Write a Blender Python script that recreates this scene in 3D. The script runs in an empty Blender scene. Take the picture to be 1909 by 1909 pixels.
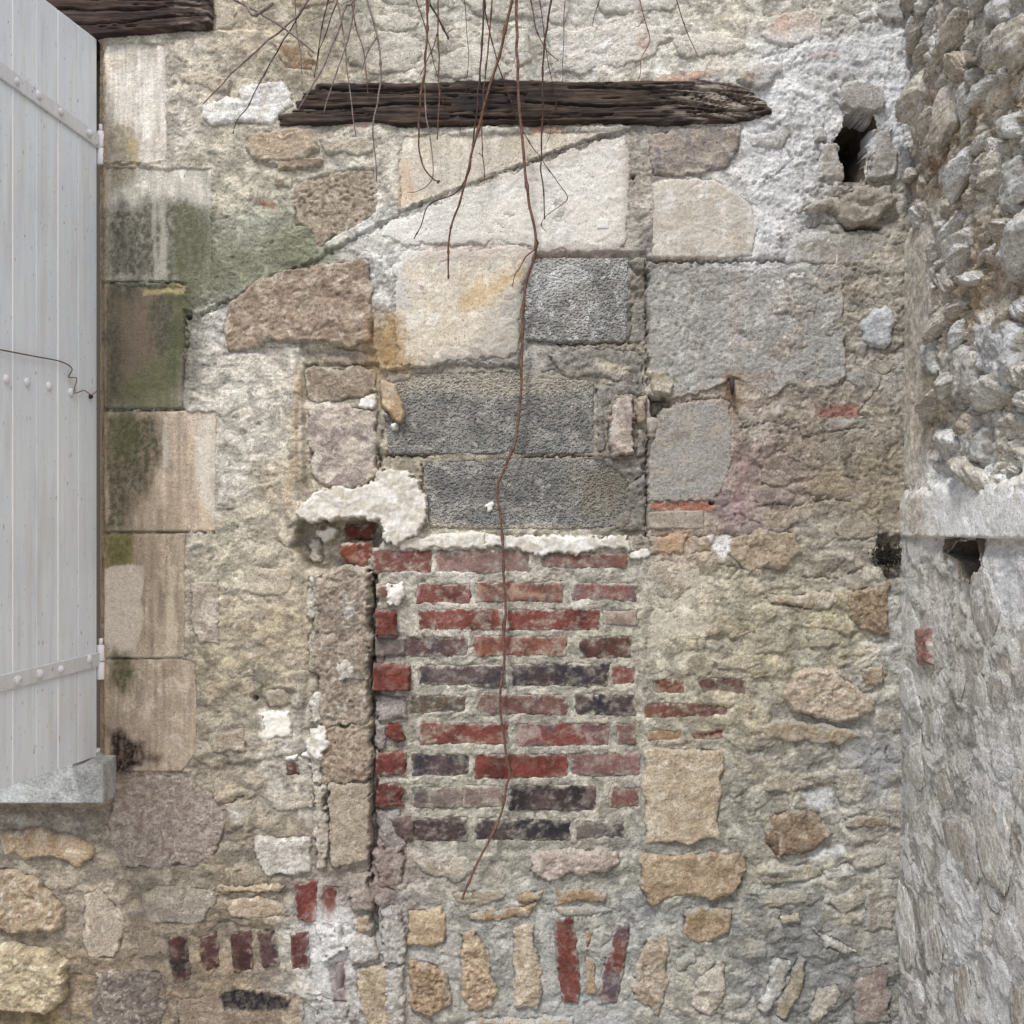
import bpy, math, random
import numpy as np
from math import radians
random.seed(4)
C = bpy.context.scene.collection

# ------------------------------------------------------------------ camera, sky, sun, exposure
F, CX, HZ, S = 1909.0, 954.5, 985.0, 0.0013      # photo focal length (px), centre, horizon row, metres per photo px on the wall
CAMZ, D = 1.55, 1909.0 * 0.0013                  # eye height, distance of the wall
cam = bpy.data.objects.new('camera', bpy.data.cameras.new('camera')); C.objects.link(cam)
cam.location = (0, -D, CAMZ); cam.rotation_euler = (radians(90), 0, 0)
cam.data.sensor_width = 36; cam.data.lens = 36.0 * F / 1909.0
cam.data.shift_y = (HZ - CX) / 1909.0
cam.data.clip_start = 0.02; cam.data.clip_end = 500
bpy.context.scene.camera = cam

SUN_EL, SUN_AZ = radians(58), radians(-27)
w = bpy.data.worlds.new('World'); bpy.context.scene.world = w; w.use_nodes = True
nt = w.node_tree
sky = nt.nodes.new('ShaderNodeTexSky'); sky.sky_type = 'NISHITA'; sky.sun_disc = False
sky.sun_elevation = SUN_EL; sky.sun_rotation = math.pi + SUN_AZ
sky.air_density = 1.0; sky.dust_density = 3.0; sky.ozone_density = 0.6
hs = nt.nodes.new('ShaderNodeHueSaturation'); hs.inputs['Saturation'].default_value = 0.8   # cloud cover greys the sky
nt.links.new(sky.outputs[0], hs.inputs['Color']); nt.links.new(hs.outputs[0], nt.nodes['Background'].inputs[0])
nt.nodes['Background'].inputs[1].default_value = 0.092
sl = bpy.data.lights.new('sun', 'SUN'); sl.energy = 1.5; sl.angle = radians(11); sl.color = (1.0, 0.985, 0.96)
sun = bpy.data.objects.new('sun', sl); C.objects.link(sun)
sun.rotation_euler = (radians(90) - SUN_EL, 0, SUN_AZ); sun.location = (0, -4, 8)
vs = bpy.context.scene.view_settings
vs.view_transform = 'Standard'; vs.look = 'None'; vs.gamma = 1.0; vs.use_curve_mapping = False
vs.exposure = 1.05

# ------------------------------------------------------------------ noise
_rng = np.random.RandomState(7)
_perm = np.concatenate([_rng.permutation(512)] * 3)
_ga = _rng.rand(512) * 2 * np.pi
_gx, _gy, _hv, _hw = np.cos(_ga), np.sin(_ga), _rng.rand(512), _rng.rand(512)
def _h(ix, iy, sd): return _perm[_perm[(ix + sd * 37) & 511] + (iy & 511)]
def pn(x, y, sd=0):
    x0 = np.floor(x).astype(np.int64); y0 = np.floor(y).astype(np.int64)
    fx, fy = x - x0, y - y0
    ux, uy = fx*fx*fx*(fx*(fx*6-15)+10), fy*fy*fy*(fy*(fy*6-15)+10)
    def g(i, j):
        k = _h(x0+i, y0+j, sd); return _gx[k]*(fx-i) + _gy[k]*(fy-j)
    a, b, c, d = g(0,0), g(1,0), g(0,1), g(1,1)
    return ((a+(b-a)*ux) + ((c+(d-c)*ux) - (a+(b-a)*ux))*uy) * 1.5
def fbm(x, y, sd=0, o=4, gain=0.5):
    t, a, n = 0.0, 1.0, 0.0
    for i in range(o):
        t = t + a*pn(x*2.03**i + 17.3*i, y*2.03**i - 9.1*i, sd+i*3); n += a; a *= gain
    return t / n * 1.35
def ridge(x, y, sd=0, o=4):
    t, a, n = 0.0, 1.0, 0.0
    for i in range(o):
        t = t + a*(1 - 2.2*np.abs(pn(x*2.1**i + 7.7*i, y*2.1**i, sd+i*5))); n += a; a *= 0.55
    return t / n
def worley(x, y, sd=0):
    x0 = np.floor(x).astype(np.int64); y0 = np.floor(y).astype(np.int64)
    f1 = np.full(np.shape(x), 9.0); idv = np.zeros(np.shape(x))
    for i in (-1, 0, 1):
        for j in (-1, 0, 1):
            k = _h(x0+i, y0+j, sd)
            dd = (x0+i+_hv[k]-x)**2 + (y0+j+_hw[k]-y)**2
            m = dd < f1; f1 = np.where(m, dd, f1); idv = np.where(m, _hv[(k*7+3) & 511], idv)
    return np.sqrt(f1), idv
def ss(a, b, x):
    t = np.clip((x-a)/(b-a), 0, 1); return t*t*(3-2*t)
def P(s): return np.array([[float(q) for q in p.split(',')] for p in s.split()])
def sdf(poly, u, v):                              # signed distance, positive inside
    n = len(poly); d = np.full(u.shape, 1e12); ins = np.zeros(u.shape, bool)
    for i in range(n):
        ax, ay = poly[i]; bx, by = poly[(i+1) % n]
        ex, ey = bx-ax, by-ay; wx, wy = u-ax, v-ay
        t = np.clip((wx*ex+wy*ey)/(ex*ex+ey*ey+1e-9), 0, 1)
        d = np.minimum(d, (wx-ex*t)**2 + (wy-ey*t)**2)
        c = (ay > v) != (by > v)
        if ey != 0: ins ^= c & (u < ex*(v-ay)/ey + ax)
    d = np.sqrt(d); return np.where(ins, d, -d)
def dline(pl, u, v):
    d = np.full(u.shape, 1e12)
    for i in range(len(pl)-1):
        ax, ay = pl[i]; bx, by = pl[i+1]; ex, ey = bx-ax, by-ay
        t = np.clip(((u-ax)*ex+(v-ay)*ey)/(ex*ex+ey*ey+1e-9), 0, 1)
        d = np.minimum(d, (u-ax-ex*t)**2 + (v-ay-ey*t)**2)
    return np.sqrt(d)
def lin(c):
    c = np.asarray(c, float)/255.0
    return np.where(c <= 0.04045, c/12.92, ((c+0.055)/1.055)**2.4)
SAT = 0.57
def tone(c, SAT=SAT):                                      # sampled photo colours are a touch too saturated for bare stone
    c = lin(c); g = (c*np.array([.3, .59, .11])).sum(-1, keepdims=True); return g+(c-g)*SAT
def ell(cx, cy, rx, ry, rot=0, n=14):
    a = np.linspace(0, 2*np.pi, n, endpoint=False); r = math.radians(rot)
    k = 1 + 0.16*np.sin(a*2+cx) + 0.1*np.sin(a*3+cy)
    x, y = rx*np.cos(a)*k, ry*np.sin(a)*k
    return np.stack([cx+x*math.cos(r)-y*math.sin(r), cy+x*math.sin(r)+y*math.cos(r)], 1)

# ------------------------------------------------------------------ materials
def mat_base(name, rough=0.9):
    m = bpy.data.materials.new(name); m.use_nodes = True
    N, L = m.node_tree.nodes, m.node_tree.links
    b = N['Principled BSDF']; b.inputs['Roughness'].default_value = rough
    b.inputs['Specular IOR Level'].default_value = 0.25
    return m, N, L, b
def mathn(N, L, op, a, b=None):
    n = N.new('ShaderNodeMath'); n.operation = op
    for i, q in enumerate((a, b)):
        if q is None: continue
        if isinstance(q, (int, float)): n.inputs[i].default_value = q
        else: L.new(q, n.inputs[i])
    return n.outputs[0]
def noise(N, L, vec, scale, detail=3, rough=0.6):
    n = N.new('ShaderNodeTexNoise'); n.inputs['Scale'].default_value = scale
    n.inputs['Detail'].default_value = detail; n.inputs['Roughness'].default_value = rough
    L.new(vec, n.inputs['Vector']); return n.outputs['Fac']
def attr_mat(name, amp=0.35, fine=520, mid=150, bump=0.0011, pit=0.0, pitscale=260, rough=0.92, stretch=(1,1,1), dots=0.0):
    """surface whose own colour is carried per vertex; grain, specks and pits are added here"""
    m, N, L, b = mat_base(name, rough)
    at = N.new('ShaderNodeAttribute'); at.attribute_name = 'Col'
    tc = N.new('ShaderNodeTexCoord'); mp = N.new('ShaderNodeMapping')
    mp.inputs['Scale'].default_value = stretch; L.new(tc.outputs['Object'], mp.inputs[0]); v = mp.outputs[0]
    nf, nm = noise(N, L, v, fine, 2, 0.65), noise(N, L, v, mid, 4, 0.65)
    s = mathn(N, L, 'ADD', mathn(N, L, 'MULTIPLY', nf, 0.55), mathn(N, L, 'MULTIPLY', nm, 0.45))
    g = mathn(N, L, 'ADD', mathn(N, L, 'MULTIPLY', mathn(N, L, 'SUBTRACT', s, 0.5), amp*3.2), 1.0)
    h = mathn(N, L, 'ADD', mathn(N, L, 'MULTIPLY', nf, 0.5), nm)
    if pit > 0:
        vo = N.new('ShaderNodeTexVoronoi'); vo.inputs['Scale'].default_value = pitscale; L.new(v, vo.inputs['Vector'])
        r = N.new('ShaderNodeMapRange'); r.inputs[1].default_value = 0.1; r.inputs[2].default_value = 0.55
        L.new(vo.outputs['Distance'], r.inputs[0])
        h = mathn(N, L, 'ADD', h, mathn(N, L, 'MULTIPLY', r.outputs[0], pit))
    if dots > 0:
        nd = noise(N, L, v, 330, 1, 0.5)
        r = N.new('ShaderNodeMapRange'); r.inputs[1].default_value = 0.63; r.inputs[2].default_value = 0.69
        r.inputs[3].default_value = 1.0; r.inputs[4].default_value = 1.0-dots; L.new(nd, r.inputs[0])
        g = mathn(N, L, 'MULTIPLY', g, r.outputs[0])
    mx = N.new('ShaderNodeVectorMath'); mx.operation = 'SCALE'
    L.new(at.outputs['Color'], mx.inputs[0]); L.new(g, mx.inputs['Scale']); L.new(mx.outputs[0], b.inputs['Base Color'])
    bp = N.new('ShaderNodeBump'); bp.inputs['Strength'].default_value = 1.0; bp.inputs['Distance'].default_value = bump
    L.new(h, bp.inputs['Height']); L.new(bp.outputs[0], b.inputs['Normal'])
    return m
M = {
 'mortar': attr_mat('lime_mortar', 0.58, 520, 150, 0.0042, dots=0.6),
 'stone':  attr_mat('limestone', 0.60, 460, 140, 0.0048, dots=0.6),
 'smooth': attr_mat('dressed_limestone', 0.42, 520, 160, 0.0022, dots=0.55),
 'brick':  attr_mat('fired_brick', 0.50, 420, 120, 0.0026, dots=0.4),
 'block':  attr_mat('concrete_block', 0.75, 300, 150, 0.0030, pit=1.6, pitscale=150, dots=0.7),
 'wood':   attr_mat('weathered_timber', 0.6, 330, 120, 0.0030, stretch=(0.06,1,1.1)),
 'plaster':attr_mat('white_plaster', 0.14, 380, 90, 0.0014, dots=0.12),
}
# ------------------------------------------------------------------ object helpers
def set_props(o, label=None, cat=None, group=None, kind=None):
    for k, x in (('label', label), ('category', cat), ('group', group), ('kind', kind)):
        if x: o[k] = x
    return o
def empty(name, loc, label, cat, group=None):
    o = bpy.data.objects.new(name, None); C.objects.link(o); o.location = loc
    return set_props(o, label, cat, group)
def raw(name, co, faces, mat, parent=None, col=None, smooth=True):
    me = bpy.data.meshes.new(name)
    co = np.asarray(co, np.float32); faces = np.asarray(faces, np.int32)
    k = faces.shape[1]
    me.vertices.add(len(co)); me.vertices.foreach_set('co', co.ravel())
    me.loops.add(faces.size); me.loops.foreach_set('vertex_index', faces.ravel())
    me.polygons.add(len(faces)); me.polygons.foreach_set('loop_start', np.arange(0, faces.size, k, dtype=np.int32))
    me.polygons.foreach_set('use_smooth', np.full(len(faces), smooth))
    me.update(calc_edges=True)
    if col is not None:
        a = me.color_attributes.new('Col', 'FLOAT_COLOR', 'POINT')
        a.data.foreach_set('color', np.concatenate([col, np.ones((len(col), 1))], 1).astype(np.float32).ravel())
    if mat: me.materials.append(mat)
    o = bpy.data.objects.new(name, me); C.objects.link(o)
    if parent is not None: o.parent = parent; o.matrix_parent_inverse = parent.matrix_world.inverted() if False else o.matrix_parent_inverse
    return o

# a wall face: (u, v) in photo-px units, h in mm out of the wall
def rear_xyz(u, v, h): return np.stack([(u-CX)*S, -h*0.001, CAMZ-(v-HZ)*S], -1)
SIDE_X = (1686-CX)*S
def side_xyz(u, v, h): return np.stack([SIDE_X - h*0.001, -u*S, CAMZ-(v-HZ)*S], -1)
def side_uv(p):                                   # photo pixel -> point of the side wall
    p = np.asarray(p, float); d = F*SIDE_X/np.maximum(p[:, 0]-CX, 1)
    return np.stack([(D-d)/S, HZ+(p[:, 1]-HZ)*d/D], 1)

def grid_obj(name, u0, u1, v0, v1, step, fn, xyz, mat, parent, stepv=None, skirt=0):
    """fn(u,v) -> height mm, colour (n,3 linear), keep mask"""
    stepv = stepv or step
    us = np.arange(u0, u1+step*0.5, step); vs_ = np.arange(v0, v1+stepv*0.5, stepv)
    U, V = np.meshgrid(us, vs_); h, col, keep = fn(U, V)
    nv, nu = U.shape
    cell = keep[:-1,:-1] & keep[1:,:-1] & keep[:-1,1:] & keep[1:,1:]
    idx = np.arange(nv*nu).reshape(nv, nu)
    q = np.stack([idx[1:,:-1][cell], idx[1:,1:][cell], idx[:-1,1:][cell], idx[:-1,:-1][cell]], 1)
    if len(q) == 0: return None
    used = np.zeros(nv*nu, bool); used[q.ravel()] = True
    remap = np.cumsum(used)-1
    co = xyz(U, V, h).reshape(-1, 3)[used]; cc = np.clip(col.reshape(-1, 3)[used], 0.004, 0.9); q = remap[q]
    if skirt:
        e = np.concatenate([q[:, [0,1]], q[:, [1,2]], q[:, [2,3]], q[:, [3,0]]])
        key = np.sort(e, 1); kk = key[:, 0].astype(np.int64)*len(co) + key[:, 1]
        _, inv, cnt = np.unique(kk, return_inverse=True, return_counts=True)
        be = e[cnt[inv] == 1]
        bv = np.unique(be); m2 = np.full(len(co), -1); m2[bv] = len(co)+np.arange(len(bv))
        hb = np.full(U.shape, -float(skirt)); cb = xyz(U, V, hb).reshape(-1, 3)[used][bv]
        q = np.concatenate([q, np.stack([be[:, 1], be[:, 0], m2[be[:, 0]], m2[be[:, 1]]], 1)])
        co = np.concatenate([co, cb]); cc = np.concatenate([cc, cc[bv]])
    return raw(name, co, q, mat, parent, cc)

def frac(u, v, sd, sc): return fbm(u/sc, v/sc, sd, 4)
def salt(u, v, sd=0): return _hv[_h(np.floor(u*0.9).astype(np.int64), np.floor(v*0.9).astype(np.int64), sd)]

class Face:
    """one wall face: its mortar relief, its palette of mortar colours and its stains"""
    def __init__(s, xyz, palette, seed):
        s.xyz, s.seed = xyz, seed
        s.pp = np.array([p[:2] for p in palette], float); s.pc = tone([p[2:] for p in palette], 0.70)
        s.patches, s.lines, s.stains, s.foot = [], [], [], []
    def pal(s, u, v):
        uu = u + 26*fbm(u/70, v/70, s.seed+1, 4); vv = v + 26*fbm(u/70, v/70, s.seed+21, 4)
        W = np.zeros(u.shape); A = np.zeros(u.shape+(3,))
        for (x, y), c in zip(s.pp, s.pc):
            k = 1.0/((uu-x)**2+(vv-y)**2+900.0)**2; W += k; A += k[..., None]*c
        return A/W[..., None]
    def region(s, u, v):
        h = np.zeros(u.shape)
        for poly, dh, e, rag in s.patches:
            lo, hi = poly.min(0)-e-14-rag, poly.max(0)+e+14+rag
            m = (u > lo[0]) & (u < hi[0]) & (v > lo[1]) & (v < hi[1])
            if not m.any(): continue
            a, b = u[m], v[m]
            d = sdf(poly, a, b) + rag*fbm(a/22, b/22, 40, 3)
            h[m] += dh*ss(-e, e, d)
        return h
    def footprint(s, u, v, dp=10):                # the bedding under each stone lies below its face
        h = np.zeros(u.shape)
        for poly in s.foot:
            lo, hi = poly.min(0)-4, poly.max(0)+4
            m = (u > lo[0]) & (u < hi[0]) & (v > lo[1]) & (v < hi[1])
            if not m.any(): continue
            a, b = u[m], v[m]
            h[m] = np.minimum(h[m], -dp*ss(0, 8, sdf(poly, a, b)+4*fbm(a/16, b/16, 44, 3)))
        return h
    def carve(s, u, v):
        h = np.zeros(u.shape)
        for pl, wd, dp in s.lines:
            lo, hi = pl.min(0)-wd-12, pl.max(0)+wd+12
            m = (u > lo[0]) & (u < hi[0]) & (v > lo[1]) & (v < hi[1])
            if not m.any(): continue
            a, b = u[m], v[m]
            d = dline(pl, a+5*fbm(a/14, b/14, 60, 2), b+5*fbm(a/14, b/14, 66, 2))
            k = wd*(0.75+0.6*fbm(a/30, b/30, 63, 2))
            h[m] -= dp*(1-ss(k*0.45, k*1.1, d))
        return h
    def stain(s, u, v, col):
        for poly, c, al, soft, sc in s.stains:
            lo, hi = poly.min(0)-soft-40, poly.max(0)+soft+40
            m = (u > lo[0]) & (u < hi[0]) & (v > lo[1]) & (v < hi[1])
            if not m.any(): continue
            a, b = u[m], v[m]
            n = fbm(a/(sc*0.8), b/(sc*2.4), 80+int(poly[0,0]) % 50, 6, 0.68)
            k = al*ss(-soft, soft, sdf(poly, a, b) + (soft+5)*0.95*n)
            k = k*(0.72+0.4*ss(-0.5, 0.5, fbm(a/9, b/12, 91, 4, .7)))
            k = np.clip(k, 0, 1)[..., None]
            col[m] = col[m]*(1-k) + k*lin(c)
        return col

def brushed(u, v, sd):
    """trowel and brush marks whose direction wanders over the wall"""
    ang = 1.6*fbm(u/170, v/170, sd, 2) + 0.25
    a, b = np.cos(ang), np.sin(ang)
    t = 0
    for k, (off) in enumerate((-0.5, 0.0, 0.5)):
        aa, bb = math.cos(off), math.sin(off)
        wgt = np.exp(-((ang-0.25-off)/0.3)**2)+0.02
        t = t + wgt*fbm((u*aa+v*bb)/60, (-u*bb+v*aa)/5.0, sd+7+k, 3, 0.6)
    return t

N_ST = [0]
def stone(face, poly, col, H=8, R=4, e=9, mat='stone', name='rubble_stone', parent=None, rag=3.5, smear=0.35,
          pits=0.0, base=None, c2=None, c3=None, mix=0.5, step=2.4, bed=0.0, label=None, sc=40, speck=0.35, dust=0.0, skirt=70, tilt=(0,0), big=0.0, sat=None, pale=.75, streak=0.0):
    poly = P(poly) if isinstance(poly, str) else np.asarray(poly, float)
    N_ST[0] += 1; sd = (N_ST[0]*13) % 400
    cen = poly.mean(0)
    if smear < .28: face.foot.append(poly)
    b0 = face.region(np.array([cen[0]]), np.array([cen[1]]))[0] if base is None else base
    T = lambda q: tone(q, sat or SAT)
    cA = T(col); cB = T(c2) if c2 is not None else cA*np.array([0.70, 0.67, 0.62]); cC = T(c3) if c3 is not None else np.minimum(cA*1.3+0.04, 0.85)
    r = step
    lo, hi = poly.min(0)-8, poly.max(0)+8
    def fn(u, v):
        s = sdf(poly, u, v) + rag*fbm(u/19, v/19, sd, 3) + rag*0.5*fbm(u/6, v/6, sd+5, 2) + big*fbm(u/48, v/48, sd+6, 2)
        t = np.clip(s/e, 0, 1)
        prof = np.sqrt(1-(1-t)**2)
        wu, wv = u+14*fbm(u/45, v/45, sd+2, 2), v+14*fbm(u/45, v/45, sd+3, 2)
        n = 0.85*fbm(wu/58, wv/50, sd+8, 6, 0.62) + 0.45*ridge(wu/62, wv/46, sd+9, 2)-0.22 + 0.30*fbm(u/9, v/8, sd+11, 3, 0.7)
        if bed: n = n*(1-bed) + bed*1.2*fbm(wu/90, wv/9, sd+30, 4, 0.6)
        h = b0 + H*prof + R*n*(0.25+0.75*t) + tilt[0]*(u-cen[0])*S*1000 + tilt[1]*(v-cen[1])*S*1000
        if pits:
            f, i = worley(u/11, v/11, sd); g, _ = worley(u/5.2, v/5.2, sd+1)
            h = h - pits*((1-ss(0.12, 0.42, f))*(i > 0.45)*1.4 + 0.6*(1-ss(0.1, 0.5, g)))*t
        h = np.where(s < 0, np.minimum(h, b0 + np.maximum(s*7, -45)), h)
        k1 = ss(0.5-0.32, 0.5+0.32, mix + 0.75*fbm(wu/sc, wv/sc, sd+12, 5, 0.6))
        c = cA*(1-k1[..., None]) + cB*k1[..., None]
        k2 = ss(0.1, 0.42, fbm(wu/(sc*0.6), wv/(sc*0.6), sd+13, 5, 0.62))[..., None]*pale
        c = c*(1-k2) + cC*k2
        c = c*(1 + speck*(1.1*fbm(u/7, v/6.5, sd+14, 4, 0.78) + 0.55*(salt(u, v, sd)-0.5)))[..., None]
        if streak: c = c*(1 + streak*fbm(u/10, v/170, sd+25, 4, .7) + .6*streak*fbm(u/40, v/60, sd+27, 4, .7))[..., None]
        if smear or dust:
            mc = face.pal(u, v)*(1+0.2*fbm(u/6, v/6, sd+20, 2))[..., None]
            k3 = ss(0.0, 0.30, smear*1.1 - 0.62*(1-np.exp(-np.maximum(s, -4)/(e*1.3+6))) + 0.44*fbm(wu/22, wv/15, sd+16, 5, 0.65))*0.93
            h = np.where(s > 0, h + 1.6*k3*(R > 2), h)
            if dust: k3 = np.maximum(k3, dust*(.45+.55*ss(-.2, .4, fbm(u/7, v/7, sd+19, 4, .75)))*ss(0.05, 0.55, fbm(u/34, v/26, sd+18, 6, 0.72)+0.12))
            c = c*(1-k3[..., None]) + mc*k3[..., None]
        c = face.stain(u, v, c)
        return h, c, s > -5
    o = grid_obj(name, lo[0], hi[0], lo[1], hi[1], r, fn, face.xyz, M[mat], parent, skirt=skirt)
    if o is not None and label: o['label'] = label
    return o

def cave(face, poly, depth, parent, col, name='putlog_hole'):
    """the inside of a hole through the wall face"""
    poly = np.asarray(poly, float); cen = poly.mean(0)
    seg = np.vstack([poly, poly[:1]]); L = np.concatenate([[0], np.cumsum(np.linalg.norm(np.diff(seg, axis=0), axis=1))])
    n = 90; t = np.linspace(0, L[-1], n, endpoint=False)
    ring = np.stack([np.interp(t, L, seg[:, 0]), np.interp(t, L, seg[:, 1])], 1)
    ds = np.concatenate([np.linspace(-9, depth*.95, 34), [depth, depth]]); ks = np.concatenate([np.linspace(1.22, 1.05, 8), np.linspace(1.05, .85, 26), [.5, .02]])
    A, B = np.meshgrid(np.arange(n), np.arange(len(ds)))
    ang = A/n*2*np.pi; nz = fbm(np.cos(ang)*2.4+5, np.sin(ang)*2.4+ds[B]/55, 700, 4, .6)
    k = ks[B]*(1+.16*nz)
    u = cen[0]+(ring[A, 0]-cen[0])*k; v = cen[1]+(ring[A, 1]-cen[1])*k
    co = face.xyz(u, v, -ds[B]).reshape(-1, 3); I = np.arange(len(ds)*n).reshape(len(ds), n); J = np.roll(I, -1, 1)
    q = np.stack([I[:-1], J[:-1], J[1:], I[1:]], -1).reshape(-1, 4)
    c = (lin(col)*(1+.5*fbm(ang*3, ds[B]/20, 705, 4, .7))[..., None]).reshape(-1, 3)
    return raw(name, co, q, M['stone'], parent, np.clip(c, .01, .8))

def ico(n=4):
    import bmesh
    bm = bmesh.new(); bmesh.ops.create_icosphere(bm, subdivisions=n, radius=1); bm.verts.ensure_lookup_table()
    v = np.array([x.co[:] for x in bm.verts]); f = np.array([[q.index for q in p.verts] for p in bm.faces]); bm.free(); return v, f
ICO = ico(5)
def rock(cen, size, col, rs, parent, name='rubble_stone', rough=.10, c2=None, c3=None, planes=15, salt_=.35, pal=None, lay=1.0, bed_=11):
    """a broken stone: a body cut by random planes, then weathered"""
    d, f = ICO
    nn = rs.randn(planes, 3); nn /= np.linalg.norm(nn, axis=1)[:, None]; pk = rs.uniform(.62, 1.0, planes)
    dots = d @ nn.T; rad = pk/np.maximum(dots, 1e-3); rad = np.where(dots > .12, rad, 9.0)
    p = 14.0; r = (np.minimum(rad, 1.5)**-p).sum(1)**(-1/p); r = np.minimum(r, 1.25)
    sd = int(rs.randint(300)); o = rs.uniform(0, 50)
    x, y, z = d.T
    n1 = fbm(x*2.2+z*1.3+o, y*2.2-z*1.7, sd, 5, .62); n2 = fbm(x*9+z*5+o, y*9-z*7, sd+9, 4, .7)
    r = r*(1+rough*1.6*n1+rough*.55*n2)
    P3 = d*r[:, None]*np.asarray(size)
    a, b, c = rs.uniform(-.5, .5)*lay, rs.uniform(-.45, .45)*lay, rs.uniform(-1.1, .5) if lay > .9 else rs.uniform(-1.5, 1.5)
    Rx = np.array([[1,0,0],[0,math.cos(a),-math.sin(a)],[0,math.sin(a),math.cos(a)]]); Ry = np.array([[math.cos(b),0,math.sin(b)],[0,1,0],[-math.sin(b),0,math.cos(b)]])
    Rz = np.array([[1,0,0],[0,math.cos(c),-math.sin(c)],[0,math.sin(c),math.cos(c)]])   # turn in the wall face
    co = P3 @ (Rz @ Ry).T + np.asarray(cen)
    cA = tone(col); cB = tone(c2) if c2 is not None else cA*np.array([.68,.65,.6]); cC = tone(c3) if c3 is not None else np.minimum(cA*1.3+.04, .85)
    k1 = ss(-.3, .35, n1+.4*n2)[:, None]; cc = cA*(1-k1)+cB*k1
    k2 = ss(.05, .4, fbm(x*3+z*2+o, y*3.4-z*2.6, sd+20, 5, .65))[:, None]*.8; cc = cc*(1-k2)+cC*k2
    k3 = ss(.2, .5, fbm(x*2+o, y*2+z*2, sd+30, 6, .72)+.1)[:, None]*salt_; cc = cc*(1-k3)+k3*lin((222,222,220))
    if pal is not None:                            # bedding mortar left on the lower flanks
        U, V, Hh = -co[:, 1]/S, HZ+(CAMZ-co[:, 2])/S, (SIDE_X-co[:, 0])*1000
        k4 = (1-ss(-2, bed_, Hh+11*fbm(U/18, V/13, sd+50, 5, .68)))[:, None]*.95; cc = cc*(1-k4)+k4*side.pal(U, V)*1.1
    cc = cc*(1+.5*fbm(x*16+z*9+o, y*16-z*11, sd+40, 3, .75))[:, None]
    return raw(name, co, f, M['stone'], parent, np.clip(cc, .01, .88))
# ------------------------------------------------------------------ the rear wall: mortar
PAL = [tuple(float(q) for q in t.split(',')) for t in """
250,60,200,190,165 450,50,186,172,143 600,120,188,175,148 760,30,208,202,182 900,60,210,203,185 1100,30,210,204,190 1250,100,212,206,190
1400,40,210,203,182 1520,10,205,198,180 1560,130,205,202,196 1460,190,228,227,225 1490,300,215,214,212 1440,420,215,212,208 1650,200,228,228,227
1600,380,180,170,152 350,120,205,192,168 330,250,200,190,170 440,280,190,180,155 420,350,188,180,155 480,420,170,170,145 500,340,200,190,165
540,470,135,138,105 430,500,140,143,112 370,560,124,126,100 365,650,142,137,122 400,600,217,211,202 450,700,207,200,183 480,800,200,194,175
520,900,190,174,144 430,880,197,190,174 480,980,188,177,152 540,760,205,194,172 440,1040,188,178,152 500,1100,194,180,152 430,1250,168,156,128
540,1150,184,168,138 420,1320,160,149,124 450,1450,166,153,132 520,1420,190,182,165 350,1450,165,152,130 100,1520,165,154,136 120,1640,165,151,128
250,1680,168,152,126 150,1850,148,129,100 400,1740,148,132,108 480,1620,148,136,115 300,1640,160,148,125 430,1830,155,134,104 620,1740,198,196,191
600,1850,184,181,174 660,1650,160,144,128 720,1750,168,164,158 730,1880,178,171,160 720,1560,165,147,134 730,300,202,194,174 730,450,213,210,203
715,560,196,193,186 720,640,182,156,110 850,680,176,169,156 1000,670,166,160,150 1190,560,140,135,125 1190,350,176,166,150 1190,450,170,162,150
1150,690,182,174,156 1190,900,140,131,117 1100,640,160,152,138 760,870,168,156,132 900,850,150,142,120 850,1000,202,194,174 850,1075,190,183,168
1100,1070,186,179,160 950,1130,180,173,154 1190,1180,188,180,155 900,1290,178,172,155 1000,1400,175,168,150 820,1480,178,172,150 1100,1515,180,172,152
900,1600,173,167,148 1000,1700,170,168,157 930,1790,172,170,160 1040,1890,172,172,168 1150,1640,170,166,150 1200,1700,170,170,165 1260,1800,176,173,160
1350,1080,192,181,152 1400,1200,184,173,142 1350,1300,184,173,146 1450,1420,172,164,143 1380,1500,168,162,143 1550,1430,176,170,154 1620,1420,165,163,160
1600,1300,185,178,160 1550,1180,184,174,143 1500,1080,180,169,142 1560,1010,182,171,150 1400,1600,168,164,148 1390,1730,160,159,151 1500,1760,150,149,145
1560,1800,148,147,142 1600,1700,172,167,152 1560,1600,187,182,166 1640,1560,182,174,160 1400,780,182,167,148 1450,900,166,147,128 1400,860,176,151,140
1550,900,160,144,118 1500,850,166,148,124 1620,900,165,149,118 1600,780,174,161,140 1600,560,174,161,140 1590,640,168,158,142 1660,500,186,176,155
1330,970,170,150,130 1300,1010,186,166,145 1370,950,168,142,138 1700,700,170,162,148 1690,1200,190,186,178 860,1850,172,168,155 250,1450,160,140,118""".split()]
rear = Face(rear_xyz, PAL, 3)
def patch(poly, dh, e=6, rag=4): rear.patches.append((P(poly) if isinstance(poly, str) else poly, dh, e, rag))
def line(pl, wd, dp): rear.lines.append((P(pl), wd, dp))
def stn(poly, c, al, soft, sc=30): rear.stains.append((P(poly) if isinstance(poly, str) else poly, c, al, soft, sc))

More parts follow.
